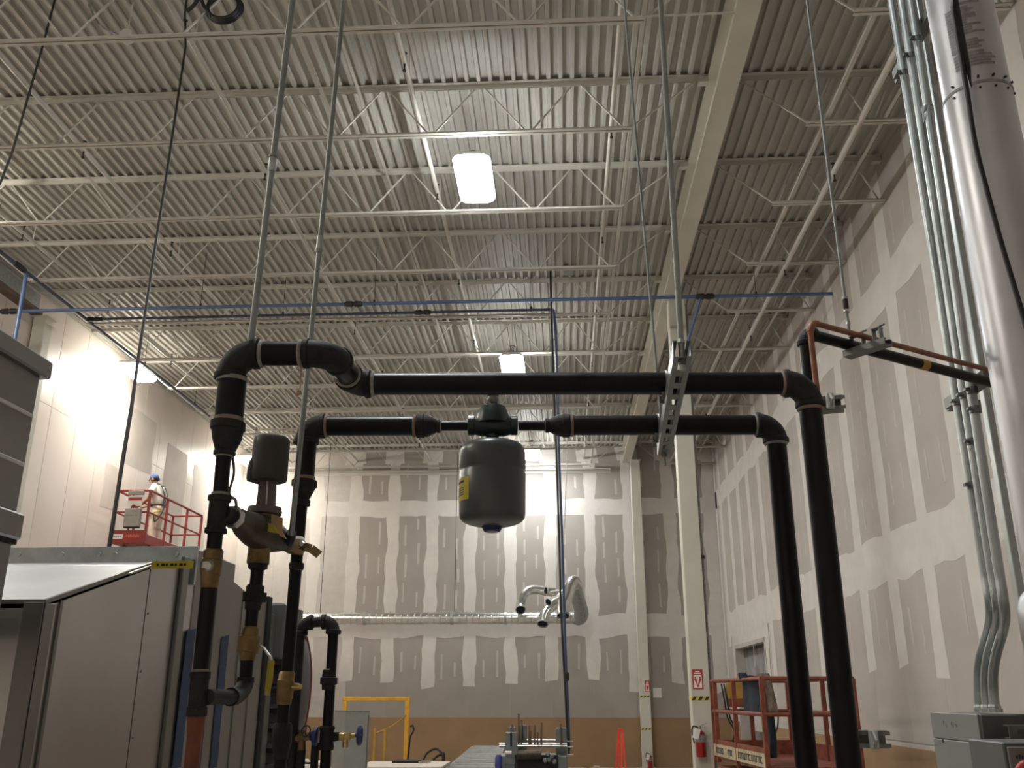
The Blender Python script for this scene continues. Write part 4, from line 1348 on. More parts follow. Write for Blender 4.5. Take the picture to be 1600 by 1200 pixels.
# pale round duct
XD, DD, RD = 1.36, 2.60, 0.100
du = thing('round_duct', (XD, DD, 0), 'pale round galvanised duct with printed label rising in front of the conduits', 'duct')
zs = zrow(XD, DD, 157)
bm = BM(); tube(bm, [(XD, DD, zs - 0.03), (XD, DD, ZD)], RD, RD - 0.003, 40); link('upper_section', bm, M['duct_white'], du)
bm = BM(); tube(bm, [(XD, DD, zrow(XD, DD, 922)), (XD, DD, zs)], RD + 0.003, RD, 40); link('lower_section', bm, M['duct_white'], du)
bm = BM(); lathe(bm, (XD, DD, zs - 0.004), (XD, DD, zs + 0.006), [(0, RD + 0.0045), (1, RD + 0.0045)], 40); link('seam_bead', bm, M['ink'], du)
for a in (205, 228, 250, 275, 300, 325):
    an = math.radians(a)
    for dz in (0.022, -0.02):
        q = V3((XD + math.cos(an) * (RD + 0.002), DD + math.sin(an) * (RD + 0.002), zs + dz))
        bm = BM(); hexnut(bm, q - V3((math.cos(an), math.sin(an), 0)) * 0.004, q + V3((math.cos(an), math.sin(an), 0)) * 0.005, 0.004)
        link('screw', bm, M['ink_dark'], du)
za_, zb_2 = zrow(XD, DD, 915), zrow(XD, DD, 1035)
bm = BM(); lathe(bm, (XD, DD, za_), (XD, DD, zb_2), [(0, RD), (0.12, RD + 0.022), (0.3, RD + 0.036), (0.7, RD + 0.036), (0.88, RD + 0.022), (1, RD)], 40); link('bulged_tee', bm, M['duct_white'], du)
bm = BM(); tube(bm, [(XD, DD, 0), (XD, DD, zb_2 + 0.01)], RD + 0.003, RD, 40); link('foot_section', bm, M['duct_white'], du)
# printed text block: curved rows of print on the sheet
bm = BM()
def print_row(z, h, a0, a1):
    n = max(2, int((a1 - a0) / 5))
    R2 = RD + 0.0007
    v = [[bm.verts.new((XD + R2 * math.cos(math.radians(a0 + (a1 - a0) * i / n)), DD + R2 * math.sin(math.radians(a0 + (a1 - a0) * i / n)), zq)) for i in range(n + 1)] for zq in (z, z + h)]
    for i in range(n):
        bm.faces.new((v[0][i], v[0][i + 1], v[1][i + 1], v[1][i]))
ztop = zrow(XD, DD, 38)
zbot = zrow(XD, DD, 106); 
random.seed(3)
z = ztop
print_row(ztop + 0.004, 0.010, 236, 276)
z = ztop - 0.012
while z > zbot:
    a0 = 214
    blk = (zbot + (ztop - zbot) * 0.24 < z < zbot + (ztop - zbot) * 0.34)
    a1 = 226 if blk else a0 + random.uniform(34, 62)
    print_row(z, 0.0086 if not blk else 0.010, a0, a1)
    z -= 0.0098
ztop2 = zrow(XD, DD, 112); zbot2 = zrow(XD, DD, 134)
z = ztop2
while z > zbot2:
    print_row(z, 0.0098, 216, 216 + random.uniform(48, 74))
    z -= 0.0115
stuff(link('printed_lines', bm, M['ink'], du))

# black cable hanging over the duct
cp = [(1486, -40), (1488, 0), (1497, 60), (1512, 150), (1524, 225), (1544, 305), (1566, 385), (1590, 465), (1606, 520), (1622, 600), (1635, 700)]
cpt = [P(x, y, 2.44) for x, y in cp]
cpt = [cpt[0] + V3((0, 0, ZD - cpt[0].z))] + cpt + [V3((cpt[-1].x + 0.03, 2.44, 0.01))]
bm = BM(); sweep(bm, smooth_path(cpt, 5), 0.0075, 10)
tag(link('black_cable', bm, M['black']), 'thick black cable snaking down in front of the pale round duct', 'cable')

# grey boxes below the conduits
bx0, bx1 = 1.42, 1.60
by0, by1 = 3.46, 3.90
bt = 1.917
gb = thing('junction_box', ((bx0 + bx1) / 2, (by0 + by1) / 2, 1.2), 'tall flat grey metal box that the three conduits enter from above', 'junction box')
bm = BM(); box(bm, (bx0 + 0.008, by0, 1.15), (bx1, by1, bt), 0.004); link('body', bm, M['grey_box_d'], gb, smooth=False)
bm = BM(); box(bm, (bx0, by0 + 0.004, 1.153), (bx0 + 0.010, by1 - 0.004, bt - 0.095), 0.002); link('lower_cover', bm, M['grey_box'], gb, smooth=False)
bm = BM(); box(bm, (bx0, by0 + 0.004, bt - 0.092), (bx0 + 0.010, by1 - 0.004, bt), 0.002); link('upper_cover', bm, M['grey_box'], gb, smooth=False)
for y in (by0 + 0.08, by1 - 0.10):
    bm = BM(); hexnut(bm, (bx0 - 0.003, y, bt - 0.10), (bx0 + 0.002, y, bt - 0.10), 0.006); link('cover_screw', bm, M['ink_dark'], gb)
bm = BM()
for y, r in ((by1 - 0.14, 0.014), (by1 - 0.21, 0.010), (by1 - 0.245, 0.006)):
    sweep(bm, [(bx0 - 0.0006, y + r * math.cos(a), bt - 0.04 + r * math.sin(a)) for a in [2 * math.pi * i / 14 for i in range(14)]], 0.0016, 4, closed=True)
link('pencil_mark', bm, M['ink'], gb)
t = thing('junction_box', (1.50, 3.0, 1.2), 'lower dark grey box with faint lettering at the picture edge beside the junction box', 'junction box')
q = P(1566, 1160, 3.05)
bm = BM(); box(bm, (q.x, 3.05, 1.15), (q.x + 0.40, 3.30, q.z), 0.004); link('body', bm, M['grey_box_d'], t, smooth=False)
bm = BM(); box(bm, (q.x + 0.01, 3.042, 1.17), (q.x + 0.39, 3.051, q.z - 0.012), 0.002); link('cover', bm, M['grey_box'], t, smooth=False)
bm = BM()
for i in range(6):
    box(bm, (q.x + 0.030 + i * 0.008, 3.0405, q.z - 0.045), (q.x + 0.035 + i * 0.008, 3.0425, q.z - 0.036 + (i % 2) * 0.003))
stuff(link('lettering', bm, M['ink_dark'], t, smooth=False))
# slotted strut carrying the boxes
a = P(1578, 1143, 3.40); 
t = thing('slotted_strut', a, 'dark slotted strut arm sticking out behind the two grey boxes', 'strut')
bm = BM()
box(bm, (a.x - 0.02, 3.36, a.z - 0.02), (a.x + 0.5, 3.364, a.z - 0.008))
box(bm, (a.x - 0.02, 3.36, a.z + 0.008), (a.x + 0.5, 3.364, a.z + 0.02))
for k in range(10):
    box(bm, (a.x - 0.02 + 0.05 * k, 3.36, a.z - 0.008), (a.x - 0.02 + 0.05 * k + 0.027, 3.364, a.z + 0.008))
box(bm, (a.x - 0.02, 3.364, a.z + 0.018), (a.x + 0.5, 3.40, a.z + 0.021))
box(bm, (a.x - 0.02, 3.364, a.z - 0.021), (a.x + 0.5, 3.40, a.z - 0.018))
link('slotted_channel', bm, M['galv_dark'], t, smooth=False)
q = P(1594, 1199, 2.95)
bm = BM(); sweep(bm, smooth_path([q + V3((-0.02, 0.02, -0.05)), q, q + V3((0.03, 0, 0.012)), q + V3((0.09, 0.02, 0.0)), q + V3((0.12, 0.05, -0.9))]), 0.010, 10)
tag(link('coral_hose', bm, M['hose_red']), 'coral red hose end poking into the bottom corner by the dark grey box', 'hose')

# ================================================================== AIR HANDLER AND TALL DUCT ON THE OTHER SIDE
XS = -1.5
ah = thing('air_handler', (XS - 0.7, 3.7, 0), 'sheet-metal air handler with sloping top and grey cabinet behind the valves', 'air handler')
yn, ym, ye = 2.66, 3.34, 3.76
zn, zm, ze = 2.23, 2.43, 2.50
XO = -3.6
def side_plate(pts, name, m, parent, thick=0.012, x=XS):
    bm = BM(); prism(bm, [(x, y, z) for y, z in pts], (-thick, 0, 0)); return link(name, bm, m, parent, smooth=False)
# side, split at the upright seam
pl1 = side_plate([(yn, 0.3), (ym - 0.004, 0.3), (ym - 0.004, zm - 0.004), (yn, zn)], 'side_panel', M['sheet'], ah)
pl2 = side_plate([(ym + 0.004, 0.3), (ye, 0.3), (ye, ze), (ym + 0.004, zm)], 'side_panel', M['sheet'], ah)
bm = BM(); box(bm, (XS - 0.02, ym - 0.006, 0.3), (XS - 0.003, ym + 0.006, zm)); link('seam_strip', bm, M['brown_steel'], ah, smooth=False)
for z in (0.9, 1.15, 1.4, 1.62, 1.84, 2.06, 2.26):
    bm = BM(); hexnut(bm, (XS, ym + 0.022, z), (XS + 0.004, ym + 0.022, z), 0.005); link('rivet', bm, M['ink'], ah)
# front face
bm = BM(); prism(bm, [(XO, yn, 0.3), (XS, yn, 0.3), (XS, yn, zn), (XO, yn, zn)], (0, 0.012, 0)); link('front_panel', bm, M['sheet'], ah, smooth=False)
# sloping top
bm = BM(); prism(bm, [(XO, yn, zn), (XS, yn, zn), (XS, ym, zm), (XO, ym, zm)], (0, 0, -0.012)); link('sloping_top', bm, M['sheet_lit_top'], ah, smooth=False)
bm = BM(); prism(bm, [(XO, ym, zm), (XS, ym, zm), (XS, ye, ze), (XO, ye, ze)], (0, 0, -0.012)); link('rear_top', bm, M['sheet_lit_top'], ah, smooth=False)
# corner post and the raised lips
bm = BM()
box(bm, (XS - 0.004, yn - 0.012, 0.3), (XS + 0.010, yn + 0.05, zn + 0.004), 0.002)
box(bm, (XS - 0.05, yn - 0.014, 0.3), (XS + 0.010, yn - 0.002, zn + 0.004), 0.002)
link('corner_post', bm, M['sheet_dark'], ah, smooth=False)
bm = BM(); box(bm, (XS + 0.0, yn + 0.085, 0.3), (XS + 0.006, yn + 0.10, zn + 0.02)); link('corner_lip', bm, M['sheet_dark'], ah, smooth=False)
bm = BM()
bar(bm, (XS + 0.004, yn, zn + 0.006), (XS + 0.004, ym, zm + 0.006), 0.012, 0.012)
bar(bm, (XS + 0.004, ym, zm + 0.004), (XS + 0.004, ye, ze + 0.004), 0.014, 0.014)
bar(bm, (XO, yn - 0.003, zn + 0.006), (XS + 0.012, yn - 0.003, zn + 0.006), 0.012, 0.012)
link('top_lip', bm, M['sheet_dark'], ah, smooth=False)
# upright flange along the back of the top, with punched bolt heads
fl0 = P(14, 878, 3.62); 
zfl = zrow(XS, ye, 856)
bm = BM(); box(bm, (XO, ye - 0.05, ze - 0.10), (XS + 0.02, ye - 0.035, zfl), 0.002); link('top_flange', bm, M['galv'], ah, smooth=False)
for px_ in (30, 97, 155, 180, 276):
    q = P(px_, 866, ye - 0.05)
    bm = BM(); hexnut(bm, (q.x, ye - 0.056, q.z), (q.x, ye - 0.049, q.z), 0.010); link('bolt_head', bm, M['galv'], ah)
# yellow tag on the flange
a = P(238, 877, 3.30); b = P(301, 888, 3.30)
bm = BM(); box(bm, (a.x, 3.30, b.z), (b.x, 3.304, a.z), 0.0); tg = link('yellow_tag', bm, M['yellow_label'], ah, smooth=False)
bm = BM()
for i in range(7):
    x0 = a.x + (b.x - a.x) * (0.12 + 0.11 * i)
    box(bm, (x0, 3.2985, b.z + (a.z - b.z) * 0.35), (x0 + (b.x - a.x) * (0.05 + 0.03 * (i % 2)), 3.3002, b.z + (a.z - b.z) * 0.68))
stuff(link('tag_lettering', bm, M['ink_dark'], tg, smooth=False))
bm = BM(); bar(bm, P(236, 884, 3.29), P(203, 896, 3.05), 0.006, 0.006); link('tag_wire', bm, M['steel'], ah)
# grey cabinet with stepped end
yc1, yc2, yc3 = 3.80, 4.22, 4.45
zc1 = 2.552
bm = BM(); box(bm, (XO, yc1 - 0.04, 0.1), (XS + 0.004, yc2, zc1), 0.006); link('grey_cabinet', bm, M['grey_cab'], ah, smooth=False)
zl = PX(383, 927, XS).z
bm = BM(); prism(bm, [(XS, yc2, 0.1), (XS, yc3 + 0.30, 0.1), (XS, yc3 + 0.30, zl), (XS, yc3, zl), (XS, yc2, zc1 - 0.08)], (-1.6, 0, 0)); link('lower_cabinet', bm, M['grey_cab'], ah, smooth=False)
for y in (4.02, 4.36, 4.55):
    bm = BM(); box(bm, (XS + 0.003, y - 0.004, 0.3), (XS + 0.007, y + 0.004, zl - 0.02)); link('panel_seam', bm, M['sheet_dark'], ah, smooth=False)
bm = BM(); box(bm, (XS - 0.2, yc3 + 0.28, 0.1), (XS + 0.012, yc3 + 0.34, zl + 0.02), 0.004); link('black_gasket', bm, M['black_and_shade'], ah, smooth=False)
bm = BM(); box(bm, (XS - 0.2, yc3 + 0.36, 0.1), (XS + 0.01, yc3 + 0.44, zl - 0.06), 0.004); link('end_rib', bm, M['grey_box_d'], ah, smooth=False)
bm = BM(); box(bm, (XS - 0.9, yc3 + 0.44, zl - 0.28), (XS + 0.05, yc3 + 0.80, zl + 0.0), 0.01); link('rear_hood', bm, M['grey_box_d'], ah, smooth=False)
for k in range(9):
    z = zl - 0.34 - 0.095 * k
    bm = BM(); sweep(bm, smooth_path([(XS - 0.1, yc3 + 0.50, z), (XS + 0.03, yc3 + 0.50, z + 0.01), (XS + 0.055, yc3 + 0.60, z), (XS + 0.03, yc3 + 0.70, z - 0.01), (XS - 0.1, yc3 + 0.70, z)]), 0.022, 8); link('return_bend', bm, M['black_fit'], ah)
bm = BM(); box(bm, (XS - 0.8, yc3 + 0.44, 0.1), (XS - 0.02, yc3 + 0.78, zl - 0.26)); link('coil_case', bm, M['black_fit'], ah, smooth=False)
# angled flange by the seam and blue masking tape
bm = BM(); box(bm, (XS - 0.0, ye - 0.16, 0.3), (XS + 0.016, ye - 0.10, ze + 0.0), 0.003); link('joint_flange', bm, M['sheet_dark'], ah, smooth=False)
def tape_strip(pxt, pyt, pxb, pyb, w_):
    a = PX(pxt, pyt, XS + 0.009); b = PX(pxb, pyb, XS + 0.009)
    bm = BM()
    n = 10
    L, R = [], []
    for i in range(n + 1):
        q = a.lerp(b, i / n)
        j = random.uniform(-0.003, 0.003)
        top = 0.008 if i == 0 else 0
        L.append(bm.verts.new(q + V3((0, -w_ / 2 + j, -top)))); R.append(bm.verts.new(q + V3((0, w_ / 2 + j, top))))
    for i in range(n):
        bm.faces.new((L[i], R[i], R[i + 1], L[i + 1]))
    o = link('masking_tape', bm, M['blue_tape'], ah, smooth=False)
    md = o.modifiers.new('thick', 'SOLIDIFY'); md.thickness = 0.0015
tape_strip(299, 984, 275, 1200, 0.085)
tape_strip(352, 994, 333, 1200, 0.085)

# tall dark duct at the picture edge
td = thing('sheet_metal_duct', (-2.1, 2.2, 2.2), 'tall dark sheet-metal duct with capped rim rising at the picture edge beside the air handler', 'duct')
X1 = -1.55
dn_, df_ = 1.6, 2.54
zt1 = PX(64, 585, X1).z; zb1 = PX(28, 802, X1).z
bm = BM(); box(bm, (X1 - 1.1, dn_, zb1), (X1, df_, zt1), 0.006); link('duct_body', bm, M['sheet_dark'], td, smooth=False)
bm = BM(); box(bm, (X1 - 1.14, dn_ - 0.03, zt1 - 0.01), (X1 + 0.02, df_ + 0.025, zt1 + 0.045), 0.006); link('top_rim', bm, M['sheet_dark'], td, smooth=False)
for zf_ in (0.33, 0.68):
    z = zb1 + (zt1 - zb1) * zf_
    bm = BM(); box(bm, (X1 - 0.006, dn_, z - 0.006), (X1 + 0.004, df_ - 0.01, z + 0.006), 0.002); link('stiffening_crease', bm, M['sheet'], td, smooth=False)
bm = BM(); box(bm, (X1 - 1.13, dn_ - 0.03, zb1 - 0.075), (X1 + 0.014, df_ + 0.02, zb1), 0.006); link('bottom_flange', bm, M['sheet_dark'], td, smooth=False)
bm = BM(); box(bm, (X1 - 1.13, dn_ - 0.03, zb1 - 0.088), (X1 + 0.006, df_ + 0.012, zb1 - 0.075)); link('gasket', bm, M['black_and_shade'], td, smooth=False)
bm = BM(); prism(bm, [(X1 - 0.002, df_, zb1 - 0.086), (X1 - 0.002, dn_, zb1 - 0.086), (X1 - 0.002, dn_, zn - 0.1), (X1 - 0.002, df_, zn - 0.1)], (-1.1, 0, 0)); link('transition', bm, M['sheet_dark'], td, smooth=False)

# ================================================================== MACHINERY AT FLOOR LEVEL BEHIND THE VALVES
# round dark drum
DQ = 5.6
q = P(468, 1075, DQ)
rd_ = 0.33
dr = thing('dark_drum', (q.x, DQ, 0), 'large dark blue round drum with red rim, standing behind the black risers', 'drum')
bm = BM(); lathe(bm, (q.x - 0.5, DQ, q.z), (q.x - 0.06, DQ + 0.03, q.z), [(0, rd_ * 0.9), (0.1, rd_), (1, rd_)], 36); link('shell', bm, M['drum_blue'], dr)
bm = BM(); lathe(bm, (q.x - 0.06, DQ + 0.03, q.z), (q.x + 0.02, DQ + 0.035, q.z), [(0, rd_), (0.3, rd_), (0.7, rd_ * 0.85), (1, rd_ * 0.45)], 36); link('dished_end', bm, M['drum_blue'], dr)
bm = BM(); sweep(bm, [V3((q.x - 0.04, DQ + 0.03 + (rd_ + 0.006) * math.cos(a), q.z + (rd_ + 0.006) * math.sin(a))) for a in [2 * math.pi * i / 40 for i in range(40)]], 0.016, 8, closed=True); link('red_rim', bm, M['drum_red'], dr)
bm = BM()
for s_ in (-1, 1):
    bar(bm, (q.x - 0.25, DQ + s_ * 0.22, 0), (q.x - 0.25, DQ + s_ * 0.16, q.z - 0.2), 0.06, 0.06)
link('leg_frame', bm, M['grey_box_d'], dr, smooth=False)

# black pipe loop with brass valve and blue hand wheel
DF = 3.15
f0 = P(470, 973, DF); f1 = P(522, 971, DF)
lp = thing('black_pipe_loop', (f1.x, DF, 0), 'black iron pipe turning down beside the shiny spiral duct, with a blue-handled valve', 'pipe')
rF = 0.0170
fd = (f1 - f0).normalized()
fl_b = P(455, 1190, DF)
flz = (fl_b - f0).normalized()
elbow(lp, f0 + flz * 0.036, f0, f0 + fd * 0.036, rF * 1.25, rF * 1.5)
pipe(lp, f0 + fd * 0.03, f1 - fd * 0.03, rF, 'black_fit')
pipe(lp, f0 + flz * 0.03, V3((fl_b.x, DF, 0.02)), rF, 'black_fit', name='drop_pipe')
fbot = P(507, 1200, DF)
fz = (fbot - f1).normalized()
elbow(lp, f1 - fd * 0.036, f1, f1 + fz * 0.036, rF * 1.25, rF * 1.5)
pipe(lp, f1 + fz * 0.03, V3((fbot.x, DF, 0.02)), rF, name='drop_pipe')
def Frow(rows, name, m, seg=18):
    bm = BM(); stack(bm, rows, DF, seg); return link(name, bm, M[m], lp)
Frow([(514.5, 1047, 20), (514.2, 1051, 21), (514, 1058, 22), (513.9, 1059, 27), (513.4, 1069, 27), (513.3, 1070, 21), (512.8, 1078, 20)], 'union', 'black_fit')
Frow([(514.6, 1045, 17), (514.5, 1048, 17)], 'sealant_ring', 'dope_w')
Frow([(511.6, 1134, 22), (511.4, 1137, 25), (511, 1142, 22), (510, 1160, 22), (509.6, 1167, 25), (509.2, 1172, 23)], 'tee', 'black_fit')
v0 = P(518, 1152, DF); v1 = P(531, 1150, DF)
bm = BM(); sweep(bm, [v0, v1], [0.016, 0.013], 12); link('branch_nipple', bm, M['black_fit'], lp)
bm = BM(); sweep(bm, [P(529, 1151, DF), P(531, 1151, DF), P(538, 1151, DF), P(539, 1151, DF), P(548, 1150, DF), P(549, 1150, DF), P(555, 1149, DF)], [0.010, 0.014, 0.014, 0.011, 0.013, 0.009, 0.008], 12)
sweep(bm, [P(540, 1152, DF), P(539.5, 1168, DF)], [0.009, 0.0085], 10)
sb = link('brass_valve', bm, M['brass_b'], lp)
bm = BM(); wq = P(562, 1149, DF)
sweep(bm, [wq + V3((0.0, 0.026 * math.cos(a), 0.026 * math.sin(a))) for a in [2 * math.pi * i / 18 for i in range(18)]], 0.006, 8, closed=True)
bar(bm, wq - V3((0, 0.026, 0)), wq + V3((0, 0.026, 0)), 0.006, 0.006); bar(bm, wq - UZ * 0.026, wq + UZ * 0.026, 0.006, 0.006)
sweep(bm, [P(554, 1149, DF), wq], 0.005, 8)
link('hand_wheel', bm, M['blue_handle'], sb)
# brass gauge branch on the other side
g0 = P(500, 1150, DF); 
bm = BM(); lathe(bm, P(497, 1151, DF), P(484, 1150, DF), [(0, 0.012), (0.1, 0.030), (0.5, 0.030), (0.7, 0.016), (1, 0.012)], 14); link('blue_flange', bm, M['blue_handle'], lp)
bm = BM(); sweep(bm, [P(486, 1150, DF), P(472, 1152, DF), P(460, 1154, DF)], [0.012, 0.015, 0.013], 12)
sweep(bm, [P(472, 1140, DF), P(471, 1172, DF)], [0.010, 0.014], 12)
bs = link('brass_branch', bm, M['brass'], lp)
bm = BM(); wq = P(478, 1142, DF - 0.03)
sweep(bm, [wq + V3((0.014 * math.cos(a), 0.004 * math.sin(a), 0.016 * math.sin(a))) for a in [2 * math.pi * i / 18 for i in range(18)]], 0.0024, 6, closed=True)
bar(bm, wq - UZ * 0.016, wq + UZ * 0.016, 0.003, 0.003)
link('hand_wheel', bm, M['black'], bs)
bm = BM(); q1 = P(470, 1172, DF); sweep(bm, [q1, V3((q1.x, DF, 0.02))], 0.016, 12); link('leg_pipe', bm, M['black_fit'], bs)
bm = BM(); q1 = P(493, 1172, DF + 0.02); sweep(bm, [P(493, 1160, DF + 0.02), V3((q1.x, DF + 0.02, 0.02))], 0.013, 12); link('second_leg_pipe', bm, M['black_fit'], bs)

# grey electrical cabinet on the shop floor
q0 = P(523, 1110, 12); q1 = P(578, 1108, 11.6)
ec = thing('control_cabinet', (q0.x + 0.2, 12, 0), 'upright grey control cabinet on the shop floor in front of the yellow frame', 'cabinet')
ca = V3((P(540, 1113, 11.7).x, 11.7, 0)); cb_ = V3((P(578, 1109, 11.55).x, 11.55, 0)); cc_ = V3((P(523, 1110, 12.05).x, 12.05, 0)); 
cd = cb_ + (cc_ - ca)
ztc = P(540, 1113, 11.7).z
bm = BM(); prism(bm, [ca, cb_, cd, cc_], (0, 0, ztc)); link('body', bm, M['grey_box'], ec, smooth=False)
nrm = (cb_ - ca).cross(UZ).normalized()
if nrm.y > 0: nrm = -nrm
bm = BM(); prism(bm, [ca + nrm * 0.002 + (cb_ - ca) * 0.04 + UZ * 0.1, ca + nrm * 0.002 + (cb_ - ca) * 0.96 + UZ * 0.1, ca + nrm * 0.002 + (cb_ - ca) * 0.96 + UZ * (ztc - 0.03), ca + nrm * 0.002 + (cb_ - ca) * 0.04 + UZ * (ztc - 0.03)], nrm * 0.015); link('door', bm, M['grey_box'], ec, smooth=False)
bm = BM(); prism(bm, [ca - (cd - cb_) * 0.0 + UZ * ztc, cb_ + UZ * ztc, cd + UZ * ztc, cc_ + UZ * ztc], (0, 0, 0.02)); link('top_lip', bm, M['galv_dark'], ec, smooth=False)

# yellow guard frame
DY_ = 16.0
def yl(x, y): return P(x, y, DY_)
yfz = yl(590, 1090).z
xa, xb = yl(540, 1090).x, yl(637, 1090).x
yg = thing('yellow_guard_frame', ((xa + xb) / 2, DY_, 0), 'yellow painted goalpost frame with a slack chain standing before the tan base wall', 'frame')
bm = BM(); box(bm, (xa - 0.045, DY_ - 0.03, yfz - 0.05), (xb + 0.045, DY_ + 0.03, yfz + 0.01), 0.006); link('top_rail', bm, M['yellow_paint'], yg, smooth=False)
for x in (xa, xb):
    bm = BM(); box(bm, (x - 0.035, DY_ - 0.03, 0), (x + 0.035, DY_ + 0.03, yfz - 0.05), 0.006); link('post', bm, M['yellow_paint'], yg, smooth=False)
for px_, ytop in ((586, 1138), (602, 1138)):
    bm = BM(); q = P(px_, ytop, 15.6); box(bm, (q.x - 0.02, 15.58, 0), (q.x + 0.02, 15.62, q.z), 0.004); link('stub_post', bm, M['ochre'], yg, smooth=False)
bm = BM(); sweep(bm, smooth_path([P(586, 1146, 15.65), P(606, 1138, 15.7), P(622, 1128, 15.85), P(634, 1118, 15.97)]), 0.012, 6); link('chain', bm, M['ochre'], yg)
bm = BM(); sweep(bm, smooth_path([P(641, 1135, 15.95), P(645, 1134, 15.95), P(646, 1142, 15.95), P(641, 1152, 15.95), P(639, 1170, 15.95), P(637, 1188, 15.95)]), 0.015, 6); link('hung_cord', bm, M['black'], yg)

# tables with white tops
def work_table(pxa, pxb, py, D, dpt, label):
    a = P(pxa, py, D); b = P(pxb, py, D)
    t = thing('work_table', ((a.x + b.x) / 2, D, 0), label, 'table', 'pale work tables')
    z = a.z
    bm = BM(); box(bm, (a.x, D - dpt, z - 0.04), (b.x, D, z), 0.006); link('table_top', bm, M['table'], t, smooth=False)
    for sx in (a.x + 0.06, b.x - 0.06):
        for sy in (D - dpt + 0.06, D - 0.06):
            bm = BM(); box(bm, (sx - 0.025, sy - 0.025, 0), (sx + 0.025, sy + 0.025, z - 0.04)); link('leg', bm, M['grey_box_d'], t, smooth=False)
    return t, a, b, z
t1, a1, b1, z1 = work_table(580, 704, 1189, 15.2, 1.1, 'pale work table with black panel on it before the yellow frame')
t2, a2, b2, z2 = work_table(440, 513, 1188, 14.4, 1.0, 'pale work table with a dark tool on it, behind the black pipe loop')
bm = BM(); box(bm, (P(617, 1192, 15).x, 14.75, z1 + 0.001), (P(657, 1192, 15).x, 15.12, z1 + 0.03), 0.004)
tag(link('flat_tablet', bm, M['black_and_shade'], smooth=False), 'flat black panel lying on the pale work table before the yellow frame', 'panel')
bm = BM(); bar(bm, (P(655, 1196, 14.6).x, 14.6, z1 + 0.02), (P(672, 1191, 14.9).x, 14.9, z1 + 0.02), 0.03, 0.03)
tag(link('metal_rod_piece', bm, M['steel'], smooth=False), 'short bright steel bar lying on the pale work table beside the black panel', 'bar')
bm = BM(); bar(bm, (P(455, 1194, 13.9).x, 13.9, z2 + 0.015), (P(482, 1199, 13.6).x, 13.6, z2 + 0.015), 0.05, 0.025)
tag(link('dark_tool', bm, M['ink_dark'], smooth=False), 'dark hand tool lying on the pale table behind the black pipe loop', 'tool')
bm = BM(); q = P(475, 1186.5, 14.2); box(bm, (q.x - 0.06, 14.1, z2 + 0.001), (q.x + 0.06, 14.25, z2 + 0.03), 0.004)
tag(link('paper_pad', bm, M['paper'], smooth=False), 'small white pad on the pale table behind the black pipe loop', 'paper')
# black cable loops
lc_ = P(683, 1190, 15.0)
bm = BM()
sweep(bm, smooth_path([P(661, 1187, 15.25), P(668, 1176, 15.28), P(681, 1170, 15.3), P(691, 1178, 15.28), P(692, 1190, 15.25), V3((P(690, 1197, 15.25).x, 15.27, 0.02))]), 0.018, 8)
sweep(bm, smooth_path([P(676, 1187, 15.33), P(684, 1181, 15.36), P(690, 1180, 15.36), P(694, 1187, 15.33), V3((P(692, 1190, 15.3).x, 15.34, 0.02))]), 0.018, 8)
tag(link('cable_loops', bm, M['black']), 'loops of black cable springing up beside the pale work table', 'cable')

# roller conveyor
ya_, yb_ = 13.6, 20.5
zc_ = 0.95
def cx(side, y):
    f = (y - 14.8) / (22.0 - 14.8)
    return (-1.74 if side < 0 else -1.03) + f * ((-1.96 + 1.74) if side < 0 else (-1.32 + 1.03))
cvy = thing('roller_conveyor', (cx(-1, 17), 17, 0), 'steel roller conveyor running away across the shop floor to the grey machine', 'conveyor')
for side in (-1, 1):
    bm = BM(); bar(bm, (cx(side, ya_), ya_, zc_ - 0.03), (cx(side, yb_), yb_, zc_ - 0.03), 0.04, 0.10); link('side_rail', bm, M['roller'], cvy, smooth=False)
    for y in (14.2, 17.0, 20.0):
        bm = BM(); box(bm, (cx(side, y) - 0.03, y - 0.03, 0), (cx(side, y) + 0.03, y + 0.03, zc_ - 0.08)); link('leg', bm, M['grey_box_d'], cvy, smooth=False)
y = ya_ + 0.1
while y < yb_:
    bm = BM(); sweep(bm, [(cx(-1, y) + 0.02, y, zc_ - 0.01), (cx(1, y) - 0.02, y, zc_ - 0.01)], 0.050, 12); link('roller', bm, M['roller'], cvy)
    y += 0.52

# grey machine with chrome rails
DM = 14.0
def mz(y, D=DM): return P(830, y, D).z
def mx(x, D=DM): return P(x, 1160, D).x
mc = thing('rail_machine', (mx(835), DM, 0), 'grey machine with chrome cross rails and upright rods at the end of the roller conveyor', 'machine')
bm = BM()
box(bm, (mx(781), DM - 0.2, 0), (mx(886), DM + 0.5, mz(1180)), 0.01)
link('bed', bm, M['machine'], mc, smooth=False)
bm = BM(); box(bm, (mx(805), DM - 0.22, mz(1190) - 0.3), (mx(872), DM - 0.205, mz(1178)), 0.005); link('dark_bay', bm, M['black_and_shade'], mc, smooth=False)
for yy_, D in ((1162.5, 14.0), (1165.8, 13.9), (1156.5, 14.4)):
    xl = 780 if D < 14.3 else 823
    bm = BM(); sweep(bm, [(P(xl, yy_, D).x, D, P(830, yy_, D).z), (P(886, yy_, D).x, D, P(830, yy_, D).z)], 0.016, 10); link('chrome_rail', bm, M['steel'], mc)
